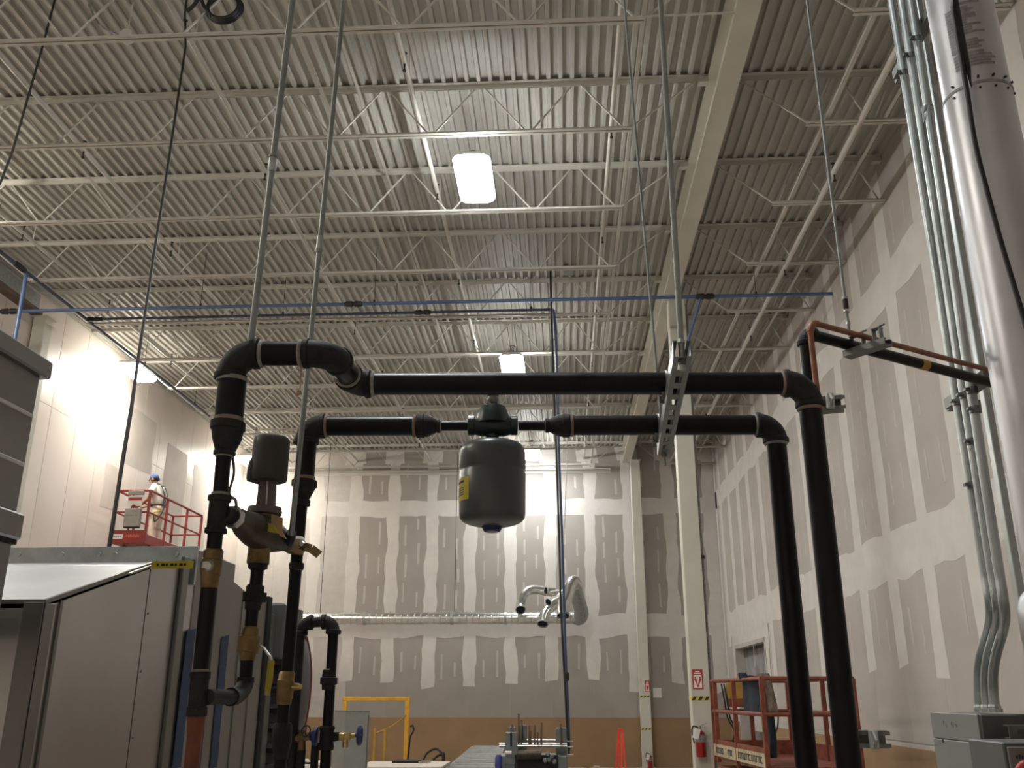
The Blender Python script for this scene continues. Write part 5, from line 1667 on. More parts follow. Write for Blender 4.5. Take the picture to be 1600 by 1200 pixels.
for x0, x1, yt, yb2, D, nm in ((790, 808, 1144, 1195, 13.85, 'guide_head'), (809, 823, 1133, 1180, 14.1, 'guide_head'), (868, 885, 1137, 1182, 14.1, 'guide_head'), (795, 806, 1136, 1150, 14.2, 'guide_head')):
    bm = BM(); box(bm, (P(x0, yt, D).x, D - 0.06, P(x0, yb2, D).z), (P(x1, yt, D).x, D + 0.06, P(x0, yt, D).z), 0.008); h_ = link(nm, bm, M['machine'], mc, smooth=False)
    q = P((x0 + x1) / 2, yt, D)
    bm = BM(); box(bm, (q.x - 0.014, D - 0.066, P(x0, yt + 22, D).z), (q.x + 0.014, D - 0.058, q.z)); link('slot', bm, M['black_and_shade'], h_, smooth=False)
for px_, yt in ((800.5, 1132), (810, 1115), (814.5, 1125), (826.5, 1134), (829, 1142), (835, 1133), (839.5, 1144), (845.5, 1129), (875.5, 1131)):
    D = 13.95
    q = P(px_, yt, D)
    bm = BM(); sweep(bm, [(q.x, D, mz(1164)), (q.x + 0.004, D, q.z)], 0.013, 8); link('upright_rod', bm, M['brown_steel'], mc)
bm = BM(); sweep(bm, [(P(808, 1182, 13.75).x, 13.75, P(808, 1180, 13.75).z), (P(846, 1178, 13.75).x, 13.75, P(808, 1179, 13.75).z)], 0.065, 18); link('drum_roller', bm, M['bronze'], mc)
bm = BM(); q = P(779, 1190, 13.7); lathe(bm, (q.x, 13.7, q.z - 0.12), (q.x, 13.7, q.z + 0.09), [(0, 0.04), (0.1, 0.05), (0.8, 0.05), (1, 0.03)], 16); link('blue_motor', bm, M['motor_blue'], mc)
bm = BM(); q = P(794, 1176, 13.7); sweep(bm, [(q.x - 0.045, 13.72, q.z), (q.x + 0.045, 13.72, q.z)], 0.022, 12); link('white_tag', bm, M['paper'], mc)
bm = BM()
for k, (px_, py_) in enumerate(((856, 1178), (862, 1182), (858, 1187), (866, 1190), (852, 1188))):
    q = P(px_, py_, 13.72); lathe(bm, q, q + V3((0, -0.05, 0)), [(0, 0.03), (0.3, 0.035), (1, 0.02)], 10)
stuff(link('fittings', bm, M['machine'], mc))
for py_ in (1158, 1167, 1179):
    bm = BM(); q = P(886, py_, 14.0); sweep(bm, [q, q + V3((0.09, 0, 0))], 0.008, 6); link('side_peg', bm, M['steel'], mc)

# red barrier legs by the base wall
DB_ = 20.0
bt_ = thing('folded_barrier', (P(970, 1190, DB_).x, DB_, 0), 'slim orange-red folded barrier leaning like a narrow tent by the tan base wall', 'barrier')
for (x0, x1, x2, x3) in ((966.5, 962.5, 0, 0), (967.5, 967.5, 0, 0), (971.5, 971, 0, 0), (972.5, 977, 0, 0)):
    a = P(x0, 1138, DB_); b = P(x1, 1200, DB_); b = V3((a.x + (b.x - a.x) * a.z / max(0.1, a.z - b.z), DB_ + (0.1 if x0 < 970 else -0.1), 0.0))
    bm = BM(); bar(bm, a, b, 0.034, 0.02); link('leg', bm, M['orange_red'], bt_, smooth=False)
bm = BM(); bar(bm, P(966, 1138, DB_), P(973, 1141, DB_), 0.03, 0.03); link('hinge', bm, M['orange_red'], bt_, smooth=False)
# low clutter at the foot of the wall
for px_, py_, w_, h_, m_, lab in ((927, 1196, 0.34, 0.16, 'tag', 'low brown carton on the floor at the foot of the back wall'), (943, 1194, 0.30, 0.14, 'paper', 'low white carton on the floor beside the brown one at the back wall'), (985, 1196, 0.28, 0.10, 'table', 'low pale board bundle on the floor by the orange-red barrier')):
    q = P(px_, 1194, 26.5)
    t = thing('floor_carton', (q.x, 26.5, 0), lab, 'carton')
    bm = BM(); box(bm, (q.x - w_ / 2, 26.4, 0.0), (q.x + w_ / 2, 26.7, h_), 0.01); link('box_body', bm, M[m_], t, smooth=False)
    bm = BM(); bar(bm, (q.x - w_ / 2 + 0.01, 26.42, h_), (q.x - w_ / 2 - 0.05, 26.35, h_ + 0.07), 0.2, 0.006); link('flap', bm, M[m_], t, smooth=False)

# ================================================================== SPIRAL DUCT ON THE BACK WALL
DS = 28.35
z_sd = P(700, 966, DS).z
xs0, xs1 = P(400, 966, DS).x, P(900, 966, DS).x
R_s = rad(P(700, 966, DS), 18.5)
spd = thing('spiral_duct', ((xs0 + xs1) / 2, DS, z_sd), 'long shiny spiral duct level across the back wall, ending in a cluster of elbows', 'duct')
bm = BM()
L_ = xs1 - xs0
n = int(L_ / 0.19)
prof = []
for i in range(n + 1):
    f = i / n
    prof += [(f, R_s), (f + 0.012 / L_, R_s + 0.016), (f + 0.030 / L_, R_s + 0.016), (f + 0.042 / L_, R_s)]
prof = [p for p in prof if p[0] <= 1]
lathe(bm, (xs0, DS, z_sd), (xs1, DS, z_sd), prof, 20)
link('spiral_tube', bm, M['spiral'], spd)
for px_ in (570, 706, 790):
    q = P(px_, 966, DS)
    bm = BM(); lathe(bm, (q.x - 0.04, DS, z_sd), (q.x + 0.04, DS, z_sd), [(0, R_s + 0.016), (1, R_s + 0.016)], 20); link('coupling_band', bm, M['galv'], spd)
def sp(x, y, D): return P(x, y, D)
# end boot: tapered branch rising towards the viewer
bm = BM()
pth = smooth_path([V3((xs1 - 0.05, DS, z_sd)), sp(905, 966, 28.3), sp(908, 957, 28.1), sp(903, 935, 27.7), sp(897, 910, 27.3)], 5)
ra, rb_ = R_s * 1.02, rad(sp(897, 908, 27.3), 19)
sweep(bm, pth, [ra + (R_s * 1.25 - ra) * min(1, i / 8) if i < 10 else R_s * 1.25 + (rb_ - R_s * 1.25) * (i - 10) / (len(pth) - 11) for i in range(len(pth))], 20)
link('end_boot', bm, M['galv'], spd)
def branch(pts, r, D0, D1, name='branch_elbow', hollow=True):
    n = len(pts)
    pp = smooth_path([sp(x, y, D0 + (D1 - D0) * i / (n - 1)) for i, (x, y) in enumerate(pts)], 5)
    bm = BM(); tube(bm, pp, r, r - 0.008, 18)
    o = link(name, bm, M['spiral'], spd)
    e = pp[-1]; d = (pp[-1] - pp[-2]).normalized()
    bm = BM(); tube(bm, [e - d * 0.04, e + d * 0.01], r + 0.012, r - 0.008, 18); link('collar', bm, M['galv'], o)
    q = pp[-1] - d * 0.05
    bm = BM(); lathe(bm, q - d * 0.01, q, [(0, r - 0.009), (1, r - 0.009)], 18); link('painted_inside_shade', bm, M['black_and_shade'], o)  # black disc painting the shade inside the open duct end
branch([(884, 926), (862, 926), (840, 922), (826, 923), (817, 932), (813.5, 947), (813.5, 953)], rad(sp(820, 930, 27.4), 15), 27.8, 27.0)
branch([(893, 926), (878, 925), (853, 923)], rad(sp(870, 924, 27.2), 11), 27.6, 27.0, 'branch_stub')
branch([(886, 918), (872, 934), (857, 941)], rad(sp(870, 930, 27.2), 11), 27.4, 26.8, 'branch_stub')
branch([(890, 920), (872, 940), (858, 951), (850, 962), (848, 975)], rad(sp(850, 960, 27.0), 16), 27.4, 26.7)
branch([(902, 915), (897, 908), (891, 915), (886, 932), (880, 946), (880, 962)], rad(sp(886, 935, 26.9), 19), 27.2, 26.5)
# wires that hold it
for px_, ptop, lab in ((500, 515, 'end nearer the panelled wall'), (710, 716, 'middle')):
    a = sp(px_, 958, DS)
    bm = BM(); sweep(bm, [a, V3((a.x, DS, ZD + 0.03))], 0.010, 6)
    tag(link('duct_hanger_wire', bm, M['ink_dark']), 'thin dark wire hanging the shiny spiral duct from the roof, ' + lab, 'wire')
a = sp(878, 955, 27.6); b = sp(886, 700, 27.6)
bm = BM(); sweep(bm, [a, a + (b - a) * ((ZD + 0.03 - a.z) / (b.z - a.z))], 0.014, 6)
tag(link('bright_wire', bm, M['steel']), 'bright steel wire dropping to the elbow cluster at the spiral duct end', 'wire')

# ================================================================== BLUE COMPRESSED-AIR PIPES
def air(name, pts, r, m, label, joints=(), hooks=()):
    t = thing(name, pts[0], label, 'air pipe')
    bm = BM(); sweep(bm, pts, r, 10); link('tube', bm, M[m], t)
    for p, d in joints:
        d = V3(d).normalized()
        bm = BM(); lathe(bm, p - d * 0.16, p + d * 0.16, [(0, r * 1.1), (0.1, r * 1.7), (0.42, r * 1.8), (0.45, r * 1.4), (0.55, r * 1.4), (0.58, r * 1.8), (0.9, r * 1.7), (1, r * 1.1)], 12); link('coupling', bm, M['black'], t)
    for p in hooks:
        bm = BM(); bar(bm, p, V3((p.x, p.y, ZD + 0.02)), 0.008, 0.008); sweep(bm, [p - UZ * r, p + UZ * (r + 0.04)], 0.02, 6); link('hanger', bm, M['ink_dark'], t)
    return t
zA = 8.5
pa = PZ(0, 487, zA); pbx = PZ(1305, 452, zA)
pa = V3((XL + 0.02, pa.y, zA))
xd = V3((1, 0, 0))
air('air_main', [pa, V3((pbx.x, pa.y, zA))], 0.030, 'blue_pipe', 'long blue air pipe crossing the hall level under the joists', joints=[(V3((PZ(15, 487, zA).x, pa.y, zA)), xd), (V3((PZ(551, 472, zA).x, pa.y, zA)), xd), (V3((PZ(1103, 459, zA).x, pa.y, zA)), xd)], hooks=[V3((PZ(x, 475, zA).x, pa.y, zA)) for x in (308, 585, 1175)])
q0 = V3((PZ(1095, 460, zA).x, pa.y, zA - 0.03)); q1 = P(1072, 560, pa.y - 0.1)
air('air_drop', [q0, P(1076, 530, pa.y + 0.2), P(1066, 606, CNY - CH - 0.05)], 0.026, 'blue_pipe', 'short blue air pipe dropping from the air main behind the slotted strut')
zY = ZB
xY = -9.05
air('air_main', [V3((xY, 5.0, zY)), V3((xY, 22.5, zY))], 0.030, 'blue_dull', 'dull blue air pipe running along the panelled wall under the roof', joints=[(V3((xY, 13.7, zY)), (0, 1, 0))], hooks=[V3((xY, y, zY)) for y in (8.5, 12.9, 18.6, 21.5)])
q = V3((xY, 13.9, zY - 0.03))
air('air_drop', [q, q + V3((0.01, 0.0, -1.0)), V3((xY + 0.02, 13.9, 2.0))], 0.034, 'blue_pipe', 'light blue air pipe dropping beside the panelled wall behind the tall duct')
yT = 16.0
pe = PZ(866, 487, zY)
air('air_branch', [V3((xY, yT, zY)), V3((pe.x - 0.05, yT, zY))], 0.026, 'blue_dull', 'dull blue air pipe crossing behind the air main towards the hall centre', joints=[(V3((PZ(660, 487, zY).x, yT, zY)), xd), (V3((xY + 0.16, yT, zY)), xd)], hooks=[V3((PZ(x, 490, zY).x, yT, zY)) for x in (440, 619, 830)])
hp = [V3((pe.x - 0.05, yT, zY)), V3((pe.x, yT, zY - 0.10)), P(869.5, 560, yT), P(873, 700, yT), P(878.5, 850, yT), P(881.5, 960, yT), P(885, 1060, yT), P(888, 1120, yT), P(889.5, 1172, yT)]
air('air_drop', smooth_path(hp, 4), 0.024, 'blue_pipe', 'blue air hose dropping from the roof to the grey machine beside a black cable')
# black cable beside it
bc = [PZ(887, 366, ZD - 0.1), P(887, 372, 15.8), P(880, 384, 15.8), P(864, 400, 15.8), P(860.5, 420, 15.8), P(861, 460, 15.8), P(865, 600, 15.8), P(869, 700, 15.8), P(874, 850, 15.8), P(877, 960, 15.8), P(882, 1055, 15.8), P(886.5, 1140, 15.8), P(889, 1180, 15.8)]
bc = [V3((bc[1].x, 15.8, ZD - 0.02))] + bc[1:]
t = thing('power_cable', bc[-1], 'black power cable dropping from a roof box to the grey machine beside the blue hose', 'cable')
bm = BM(); sweep(bm, smooth_path(bc, 4), 0.019, 8); link('cable', bm, M['black'], t)
q = P(885, 1057, 15.8); bm = BM(); lathe(bm, q - UZ * 0.07, q + UZ * 0.07, [(0, 0.03), (0.1, 0.045), (0.9, 0.045), (1, 0.03)], 10); link('plug', bm, M['black'], t)
bm = BM(); box(bm, (bc[0].x - 0.10, 15.7, ZD - 0.10), (bc[0].x + 0.10, 15.9, ZD + 0.02), 0.01); link('roof_box', bm, M['ink'], t, smooth=False)

# ================================================================== HANGING CORDS OVER THE NEAR JOISTS
yj = JY[10]
c_top = P(289, 20, yj + 0.05)
cab = [V3((c_top.x, yj + 0.05, ZD)), c_top, P(290, 72, yj + 0.02), P(283, 120, 8.0), P(262, 262, 7.7), P(240, 400, 7.4), P(216, 560, 7.0), P(205, 640, 6.8), P(190, 730, 6.7), P(170, 858, 6.55)]
cab.append(V3((cab[-1].x - 0.15, 6.4, 0.02)))
bm = BM(); sweep(bm, cab, [0.012] * 3 + [0.013] * 3 + [0.014] + [0.016] * 4, 10)
tag(link('hanging_cable', bm, M['black']), 'long black cable slanting down from the near joist past the side lamp', 'cable')
cc0 = P(351, 14, yj)
t = thing('cable_coil', cc0, 'coil of thick black cable tied up on the near joist', 'cable coil')
bm = BM()
for k in range(3):
    sweep(bm, [cc0 + V3(((0.172 + 0.012 * k) * math.cos(a), -0.05 + 0.03 * k, (0.165 + 0.008 * k) * math.sin(a))) for a in [2 * math.pi * i / 32 for i in range(32)]], 0.020, 8, closed=True)
link('loops', bm, M['black'], t)
bm = BM(); sweep(bm, smooth_path([P(292, 18, yj - 0.02), P(303, 8, yj - 0.03), P(312, -6, yj - 0.03), V3((P(312, -6, yj).x + 0.02, yj, ZD))]), 0.022, 8)
sweep(bm, smooth_path([P(330, 25, yj - 0.05), P(318, 8, yj - 0.05), P(313, -10, yj - 0.03)]), 0.020, 8)
link('tail', bm, M['black'], t)
cl = [P(92, -25, 8.4), P(85, 2, 8.35), P(66, 75, 8.3), P(40, 165, 8.25), P(20, 235, 8.2), P(2, 282, 8.2), P(-12, 310, 8.2)]
cl = [V3((cl[0].x, 8.4, ZD))] + cl + [V3((cl[-1].x - 0.3, 8.2, 0.05))]
bm = BM(); sweep(bm, cl, 0.013, 8)
tag(link('hanging_cable', bm, M['ink_dark']), 'thin dark cable slanting across the corner of the roof above the tall duct', 'cable')
q = P(199, 57, 8.45)
t = thing('roof_junction_box', (q.x, 8.45, q.z), 'small round conduit box hung above the near joist with a drooping cable', 'junction box')
bm = BM(); lathe(bm, q - V3((0, 0.05, 0)), q + V3((0, 0.05, 0)), [(0, 0.07), (0.1, 0.08), (0.9, 0.08), (1, 0.07)], 18); link('body', bm, M['steel_white'], t)
bm = BM(); sweep(bm, smooth_path([P(138, 5, 8.5), P(148, 28, 8.5), P(162, 44, 8.5), P(180, 53, 8.48), P(196, 57, 8.45)]), 0.014, 8); link('drooping_cable', bm, M['ink'], t)
bm = BM(); sweep(bm, [q, V3((XG - 0.1, 8.45, q.z + 0.02))], 0.013, 8); link('conduit_run', bm, M['steel_white'], t)
bm = BM(); bar(bm, V3((q.x, 8.45, q.z)), V3((q.x, 8.45, ZD)), 0.01, 0.01); link('hanger', bm, M['steel_white'], t)

# ================================================================== RED SCISSOR LIFT AND THE PAINTER
def rail(bm, a, b, r=0.022):
    sweep(bm, [a, b], r, 8)
DL = 19.0
xl0, xl1 = -9.45, -8.74
yl0, yl1 = DL, 21.95
zr_ = 6.12; zm_ = 5.66; ztoe = 5.28; zdk = 5.06
rl = thing('scissor_lift', ((xl0 + xl1) / 2, (yl0 + yl1) / 2, 0), 'red scissor lift raised high by the panelled wall with a painter aboard', 'lift')
def lift_part(name, m, fn, parent=rl, smooth=True):
    bm = BM(); fn(bm); return link(name, bm, M[m], parent, smooth=smooth)
lift_part('platform_deck', 'red_lift', lambda bm: box(bm, (xl0, yl0, zdk - 0.06), (xl1, yl1, zdk), 0.01), smooth=False)
for nm, lo_, hi_ in (('toe_board', (xl0, yl0 - 0.02, zdk - 0.06), (xl1, yl0, ztoe)), ('toe_board', (xl1 - 0.01, yl0 - 0.02, zdk - 0.06), (xl1 + 0.012, yl1, zdk + 0.14)), ('toe_board', (xl0 - 0.012, yl0 - 0.02, zdk - 0.06), (xl0 + 0.01, yl1, zdk + 0.14)), ('toe_board', (xl0, yl1, zdk - 0.06), (xl1, yl1 + 0.02, zdk + 0.14))):
    tb = lift_part(nm, 'red_lift', lambda bm: box(bm, lo_, hi_, 0.006), smooth=False)
    if hi_[2] == ztoe:
        bm = BM()
        for i in range(9):
            x0 = xl0 + 0.28 + 0.036 * i
            box(bm, (x0, yl0 - 0.024, 5.12), (x0 + 0.024, yl0 - 0.0205, 5.12 + 0.05 + 0.012 * (i % 2)))
        stuff(link('orange_lettering', bm, M['ink_orange'], tb, smooth=False))
        bm = BM(); box(bm, (xl0 - 0.02, yl0 - 0.026, 5.09), (xl0 + 0.24, yl0 - 0.0205, 5.19)); pl_ = link('white_plate', bm, M['paper'], tb, smooth=False)
        bm = BM()
        for i in range(5):
            box(bm, (xl0 + 0.02 + 0.04 * i, yl0 - 0.0275, 5.125), (xl0 + 0.045 + 0.04 * i, yl0 - 0.0255, 5.155))
        stuff(link('plate_lettering', bm, M['ink'], pl_, smooth=False))
for z, nm in ((zr_, 'top_rail'), (zm_, 'mid_rail')):
    for a, b in (((xl0, yl0, z), (xl1, yl0, z)), ((xl1, yl0, z), (xl1, yl1, z)), ((xl0, yl0, z), (xl0, yl1, z)), ((xl0, yl1, z), (xl1, yl1, z))):
        lift_part(nm, 'red_lift', lambda bm: rail(bm, a, b, 0.026 if nm == 'top_rail' else 0.020))
for x in (xl0, xl1):
    for y in (yl0, (yl0 + yl1) / 2 - 0.55, yl1 - 0.9, yl1):
        lift_part('rail_post', 'red_lift', lambda bm: box(bm, (x - 0.024, y - 0.024, zdk), (x + 0.024, y + 0.024, zr_), 0.004), smooth=False)
lift_part('gate_bar', 'red_lift', lambda bm: rail(bm, (xl0 + 0.35, yl0, zr_), (xl0 + 0.32, yl0, zdk), 0.016))
cbx = lift_part('control_box', 'grey_plastic', lambda bm: box(bm, (xl0 + 0.26, yl0 - 0.13, 5.33), (xl0 + 0.60, yl0 - 0.025, 5.72), 0.01), smooth=False)
lift_part('painted_box_shadow', 'black_and_shade', lambda bm: box(bm, (xl0 + 0.27, yl0 - 0.12, 5.31), (xl0 + 0.59, yl0 - 0.03, 5.335)), cbx, smooth=False)  # near-black strip painting the shade below the control box
def _l(bm):
    for i in range(5):
        box(bm, (xl0 + 0.30 + 0.05 * i, yl0 - 0.134, 5.55), (xl0 + 0.335 + 0.05 * i, yl0 - 0.1295, 5.585))
stuff(lift_part('faded_lettering', 'ink', _l, cbx, smooth=False))
sgn = lift_part('notice_sign', 'paper', lambda bm: box(bm, (xl0 + 0.26, yl0 - 0.045, 5.78), (xl0 + 0.57, yl0 - 0.03, 6.0)), smooth=False)
lift_part('red_text_band', 'sign_red', lambda bm: box(bm, (xl0 + 0.27, yl0 - 0.049, 5.90), (xl0 + 0.56, yl0 - 0.044, 5.965)), sgn, smooth=False)
lift_part('upper_box', 'grey_plastic', lambda bm: box(bm, (xl0 + 0.27, yl0 - 0.10, 6.02), (xl0 + 0.60, yl0 - 0.02, 6.10), 0.006), smooth=False)
lift_part('joystick_knob', 'red_lift', lambda bm: lathe(bm, (xl0 + 0.42, yl0 - 0.08, 5.72), (xl0 + 0.42, yl0 - 0.08, 5.80), [(0, 0.02), (0.5, 0.02), (0.6, 0.04), (1, 0.03)], 10))
# the machinery below the deck
nlev = 6
zb0, zb1_ = 0.75, zdk - 0.08
for k in range(nlev):
    z0 = zb0 + (zb1_ - zb0) * k / nlev; z1 = zb0 + (zb1_ - zb0) * (k + 1) / nlev
    for x in (xl0 + 0.08, xl1 - 0.08):
        lift_part('scissor_arm', 'red_lift', lambda bm: bar(bm, (x, yl0 + 0.3, z0), (x, yl1 - 0.5, z1), 0.05, 0.09), smooth=False)
        lift_part('scissor_arm', 'red_lift', lambda bm: bar(bm, (x + 0.055, yl0 + 0.3, z1), (x + 0.055, yl1 - 0.5, z0), 0.05, 0.09), smooth=False)
lift_part('chassis', 'red_lift', lambda bm: box(bm, (xl0, yl0 + 0.1, 0.15), (xl1, yl1 - 0.2, 0.75), 0.02), smooth=False)
for x in (xl0 + 0.05, xl1 - 0.05):
    for y in (yl0 + 0.45, yl1 - 0.6):
        lift_part('wheel', 'black', lambda bm: lathe(bm, (x - 0.08, y, 0.19), (x + 0.08, y, 0.19), [(0, 0.16), (0.1, 0.19), (0.9, 0.19), (1, 0.16)], 20))

def skin_body(name, joints, edges, m, parent, sub=2):
    """one continuous skin: joints = {key: (xyz, rx, ry)}; the first joint is the root"""
    me = bpy.data.meshes.new(name)
    keys = list(joints)
    me.from_pydata([joints[k][0] for k in keys], [(keys.index(a), keys.index(b)) for a, b in edges], [])
    me.materials.append(m)
    o = bpy.data.objects.new(name, me)
    COL.objects.link(o)
    o.parent = parent
    md = o.modifiers.new('skin', 'SKIN'); md.use_smooth_shade = True
    for i, k in enumerate(keys):
        sv_ = me.skin_vertices[0].data[i]
        sv_.radius = (joints[k][1], joints[k][2])
        sv_.use_root = (i == 0)
    ms = o.modifiers.new('sub', 'SUBSURF'); ms.levels = sub; ms.render_levels = sub
    return o
px0 = P(245, 800, 20.35)
man = thing('person', (px0.x, 20.35, zdk), 'person in white shirt, cream trousers and blue cap leaning over the red lift rail', 'person')
# local frame of the figure: faces -x, y to the side, z up from the soles
J = {
 'pelvis': ((0.03, 0, 0.93), 0.135, 0.115), 'waist': ((0.03, 0, 1.06), 0.105, 0.090), 'chest': ((-0.01, 0, 1.27), 0.115, 0.095), 'neckbase': ((-0.07, 0, 1.44), 0.066, 0.066), 'neck': ((-0.11, 0, 1.51), 0.055, 0.058), 'head': ((-0.155, 0, 1.585), 0.080, 0.088), 'crown': ((-0.165, 0, 1.665), 0.070, 0.078),
 'shL': ((-0.04, -0.175, 1.40), 0.066, 0.066), 'elL': ((-0.11, -0.235, 1.13), 0.046, 0.046), 'wrL': ((-0.30, -0.20, 0.985), 0.031, 0.033), 'haL': ((-0.375, -0.185, 0.955), 0.022, 0.040),
 'shR': ((-0.04, 0.175, 1.40), 0.066, 0.066), 'elR': ((-0.14, 0.235, 1.15), 0.046, 0.046), 'wrR': ((-0.34, 0.19, 1.03), 0.031, 0.033), 'haR': ((-0.415, 0.175, 1.005), 0.022, 0.040),
 'hipL': ((0.03, -0.095, 0.86), 0.095, 0.095), 'knL': ((-0.01, -0.115, 0.49), 0.062, 0.062), 'anL': ((0.03, -0.12, 0.09), 0.042, 0.042), 'toL': ((-0.13, -0.125, 0.045), 0.040, 0.034),
 'hipR': ((0.03, 0.095, 0.86), 0.095, 0.095), 'knR': ((0.0, 0.115, 0.49), 0.062, 0.062), 'anR': ((0.06, 0.12, 0.09), 0.042, 0.042), 'toR': ((-0.10, 0.125, 0.045), 0.040, 0.034),
}
E_ = [('pelvis', 'waist'), ('waist', 'chest'), ('chest', 'neckbase'), ('neckbase', 'neck'), ('neck', 'head'), ('head', 'crown'), ('chest', 'shL'), ('shL', 'elL'), ('elL', 'wrL'), ('wrL', 'haL'), ('chest', 'shR'), ('shR', 'elR'), ('elR', 'wrR'), ('wrR', 'haR'), ('pelvis', 'hipL'), ('hipL', 'knL'), ('knL', 'anL'), ('anL', 'toL'), ('pelvis', 'hipR'), ('hipR', 'knR'), ('knR', 'anR'), ('anR', 'toR')]
for sd_, h in ((-1, 'haL'), (1, 'haR')):
    hx, hy, hz = J[h][0]
    for k in range(4):
        y = hy + (k - 1.5) * 0.020
        ln = (0.062, 0.072, 0.068, 0.052)[k]
        a, b, c = 'f%s%da' % (h, k), 'f%s%db' % (h, k), 'f%s%dc' % (h, k)
        J[a] = ((hx - 0.030, y, hz - 0.010), 0.0095, 0.0095)
        J[b] = ((hx - 0.030 - ln * 0.5, y, hz - 0.028), 0.0085, 0.0085)
        J[c] = ((hx - 0.030 - ln * 0.75, y, hz - 0.028 - ln * 0.5), 0.0075, 0.0075)
        E_ += [(h, a), (a, b), (b, c)]
    J['t' + h] = ((hx + 0.008, hy - sd_ * 0.045, hz - 0.012), 0.0105, 0.0105)
    J['u' + h] = ((hx - 0.030, hy - sd_ * 0.056, hz - 0.032), 0.0085, 0.0085)
    E_ += [(h, 't' + h), ('t' + h, 'u' + h)]
skin_body('body', J, E_, M['skin'], man)
# face: nose, brow, eyes, mouth, ears as parts of the head
def mpart(name, m, fn, smooth=True):
    bm = BM(); fn(bm)
    for v in bm.verts:
        v.co += V3(man['org'])
    return link(name, bm, M[m], man, smooth=smooth)
hx, hy, hz = -0.165, 0.0, 1.60
mpart('nose', 'skin', lambda bm: lathe(bm, (hx - 0.085, 0, hz + 0.015), (hx - 0.118, 0, hz - 0.022), [(0, 0.010), (0.7, 0.017), (1, 0.008)], 8))
for s_ in (-1, 1):
    mpart('eye', 'hair', lambda bm: lathe(bm, (hx - 0.078, s_ * 0.032, hz + 0.014), (hx - 0.090, s_ * 0.033, hz + 0.013), [(0, 0.012), (1, 0.006)], 8))
    mpart('ear', 'skin', lambda bm: lathe(bm, (hx + 0.012, s_ * 0.080, hz), (hx + 0.016, s_ * 0.100, hz), [(0, 0.022), (0.6, 0.030), (1, 0.020)], 10))
mpart('mouth', 'drum_red', lambda bm: bar(bm, (hx - 0.082, -0.022, hz - 0.052), (hx - 0.082, 0.022, hz - 0.052), 0.012, 0.008))
def cap_fn(bm):
    lathe(bm, (hx + 0.012, 0, hz + 0.030), (hx + 0.0, 0, hz + 0.150), [(0, 0.098), (0.3, 0.101), (0.6, 0.090), (0.85, 0.058), (1, 0.012)], 18)
    sweep(bm, [(hx + 0.10, 0.0, hz + 0.05), (hx + 0.13, 0.01, hz + 0.02), (hx + 0.14, 0.0, hz - 0.03)], [0.016, 0.02, 0.008], 8)
mpart('cap', 'cap', cap_fn)
mpart('hair', 'hair', lambda bm: lathe(bm, (hx + 0.030, 0, hz - 0.045), (hx + 0.026, 0, hz + 0.04), [(0, 0.062), (0.3, 0.083), (1, 0.090)], 16))
S = {'a': ((0.035, 0, 0.98), 0.175, 0.150), 'b': ((0.02, 0, 1.12), 0.175, 0.150), 'chest': ((-0.005, 0, 1.27), 0.195, 0.165), 'c': ((-0.06, 0, 1.43), 0.115, 0.108), 'sL': ((-0.04, -0.178, 1.40), 0.105, 0.105), 'eL': ((-0.085, -0.222, 1.205), 0.090, 0.090), 'sR': ((-0.04, 0.178, 1.40), 0.105, 0.105), 'eR': ((-0.105, 0.222, 1.215), 0.090, 0.090)}
skin_body('shirt', S, [('a', 'b'), ('b', 'chest'), ('chest', 'c'), ('chest', 'sL'), ('sL', 'eL'), ('chest', 'sR'), ('sR', 'eR')], M['shirt'], man)
T = {'p': ((0.03, 0, 0.95), 0.158, 0.132), 'q': ((0.03, 0, 1.02), 0.150, 0.124), 'hL': ((0.03, -0.098, 0.84), 0.120, 0.112), 'kL': ((-0.01, -0.118, 0.49), 0.092, 0.088), 'aL': ((0.03, -0.122, 0.10), 0.080, 0.078), 'hR': ((0.03, 0.098, 0.84), 0.120, 0.112), 'kR': ((0.0, 0.118, 0.49), 0.092, 0.088), 'aR': ((0.06, 0.122, 0.10), 0.080, 0.078)}
skin_body('trousers', T, [('p', 'q'), ('p', 'hL'), ('hL', 'kL'), ('kL', 'aL'), ('p', 'hR'), ('hR', 'kR'), ('kR', 'aR')], M['trousers'], man)
for s_, ax_ in ((-1, 0.03), (1, 0.06)):
    mpart('boot', 'boot', lambda bm: (box(bm, (ax_ - 0.21, s_ * 0.125 - 0.052, 0.0), (ax_ + 0.065, s_ * 0.125 + 0.052, 0.075), 0.02), lathe(bm, (ax_, s_ * 0.122, 0.05), (ax_, s_ * 0.122, 0.15), [(0, 0.062), (1, 0.056)], 14)))
def ringpts(c, rx, ry, tilt=0.0, n=20):
    return [V3((c[0] + rx * math.cos(a), c[1] + ry * math.sin(a), c[2] + tilt * math.cos(a))) for a in [2 * math.pi * i / n for i in range(n)]]
mpart('harness_belt', 'strap', lambda bm: sweep(bm, ringpts((0.03, 0, 1.0), 0.170, 0.200), 0.018, 6, closed=True))
for s_ in (-1, 1):
    mpart('leg_strap', 'strap_y', lambda bm: sweep(bm, ringpts((0.025, s_ * 0.10, 0.80), 0.128, 0.128, 0.05), 0.014, 6, closed=True))
    mpart('shoulder_strap', 'strap', lambda bm: sweep(bm, smooth_path([(0.165, s_ * 0.07, 1.02), (0.155, s_ * 0.09, 1.25), (0.05, s_ * 0.11, 1.47), (-0.10, s_ * 0.11, 1.43), (-0.165, s_ * 0.10, 1.25), (-0.13, s_ * 0.08, 1.02)]), 0.013, 6))
mpart('lanyard', 'strap', lambda bm: sweep(bm, smooth_path([(0.14, -0.04, 1.30), (0.21, -0.10, 1.10), (0.19, -0.17, 0.80), (0.08, -0.22, 0.60), (0.05, -0.25, 0.75)]), 0.014, 6))

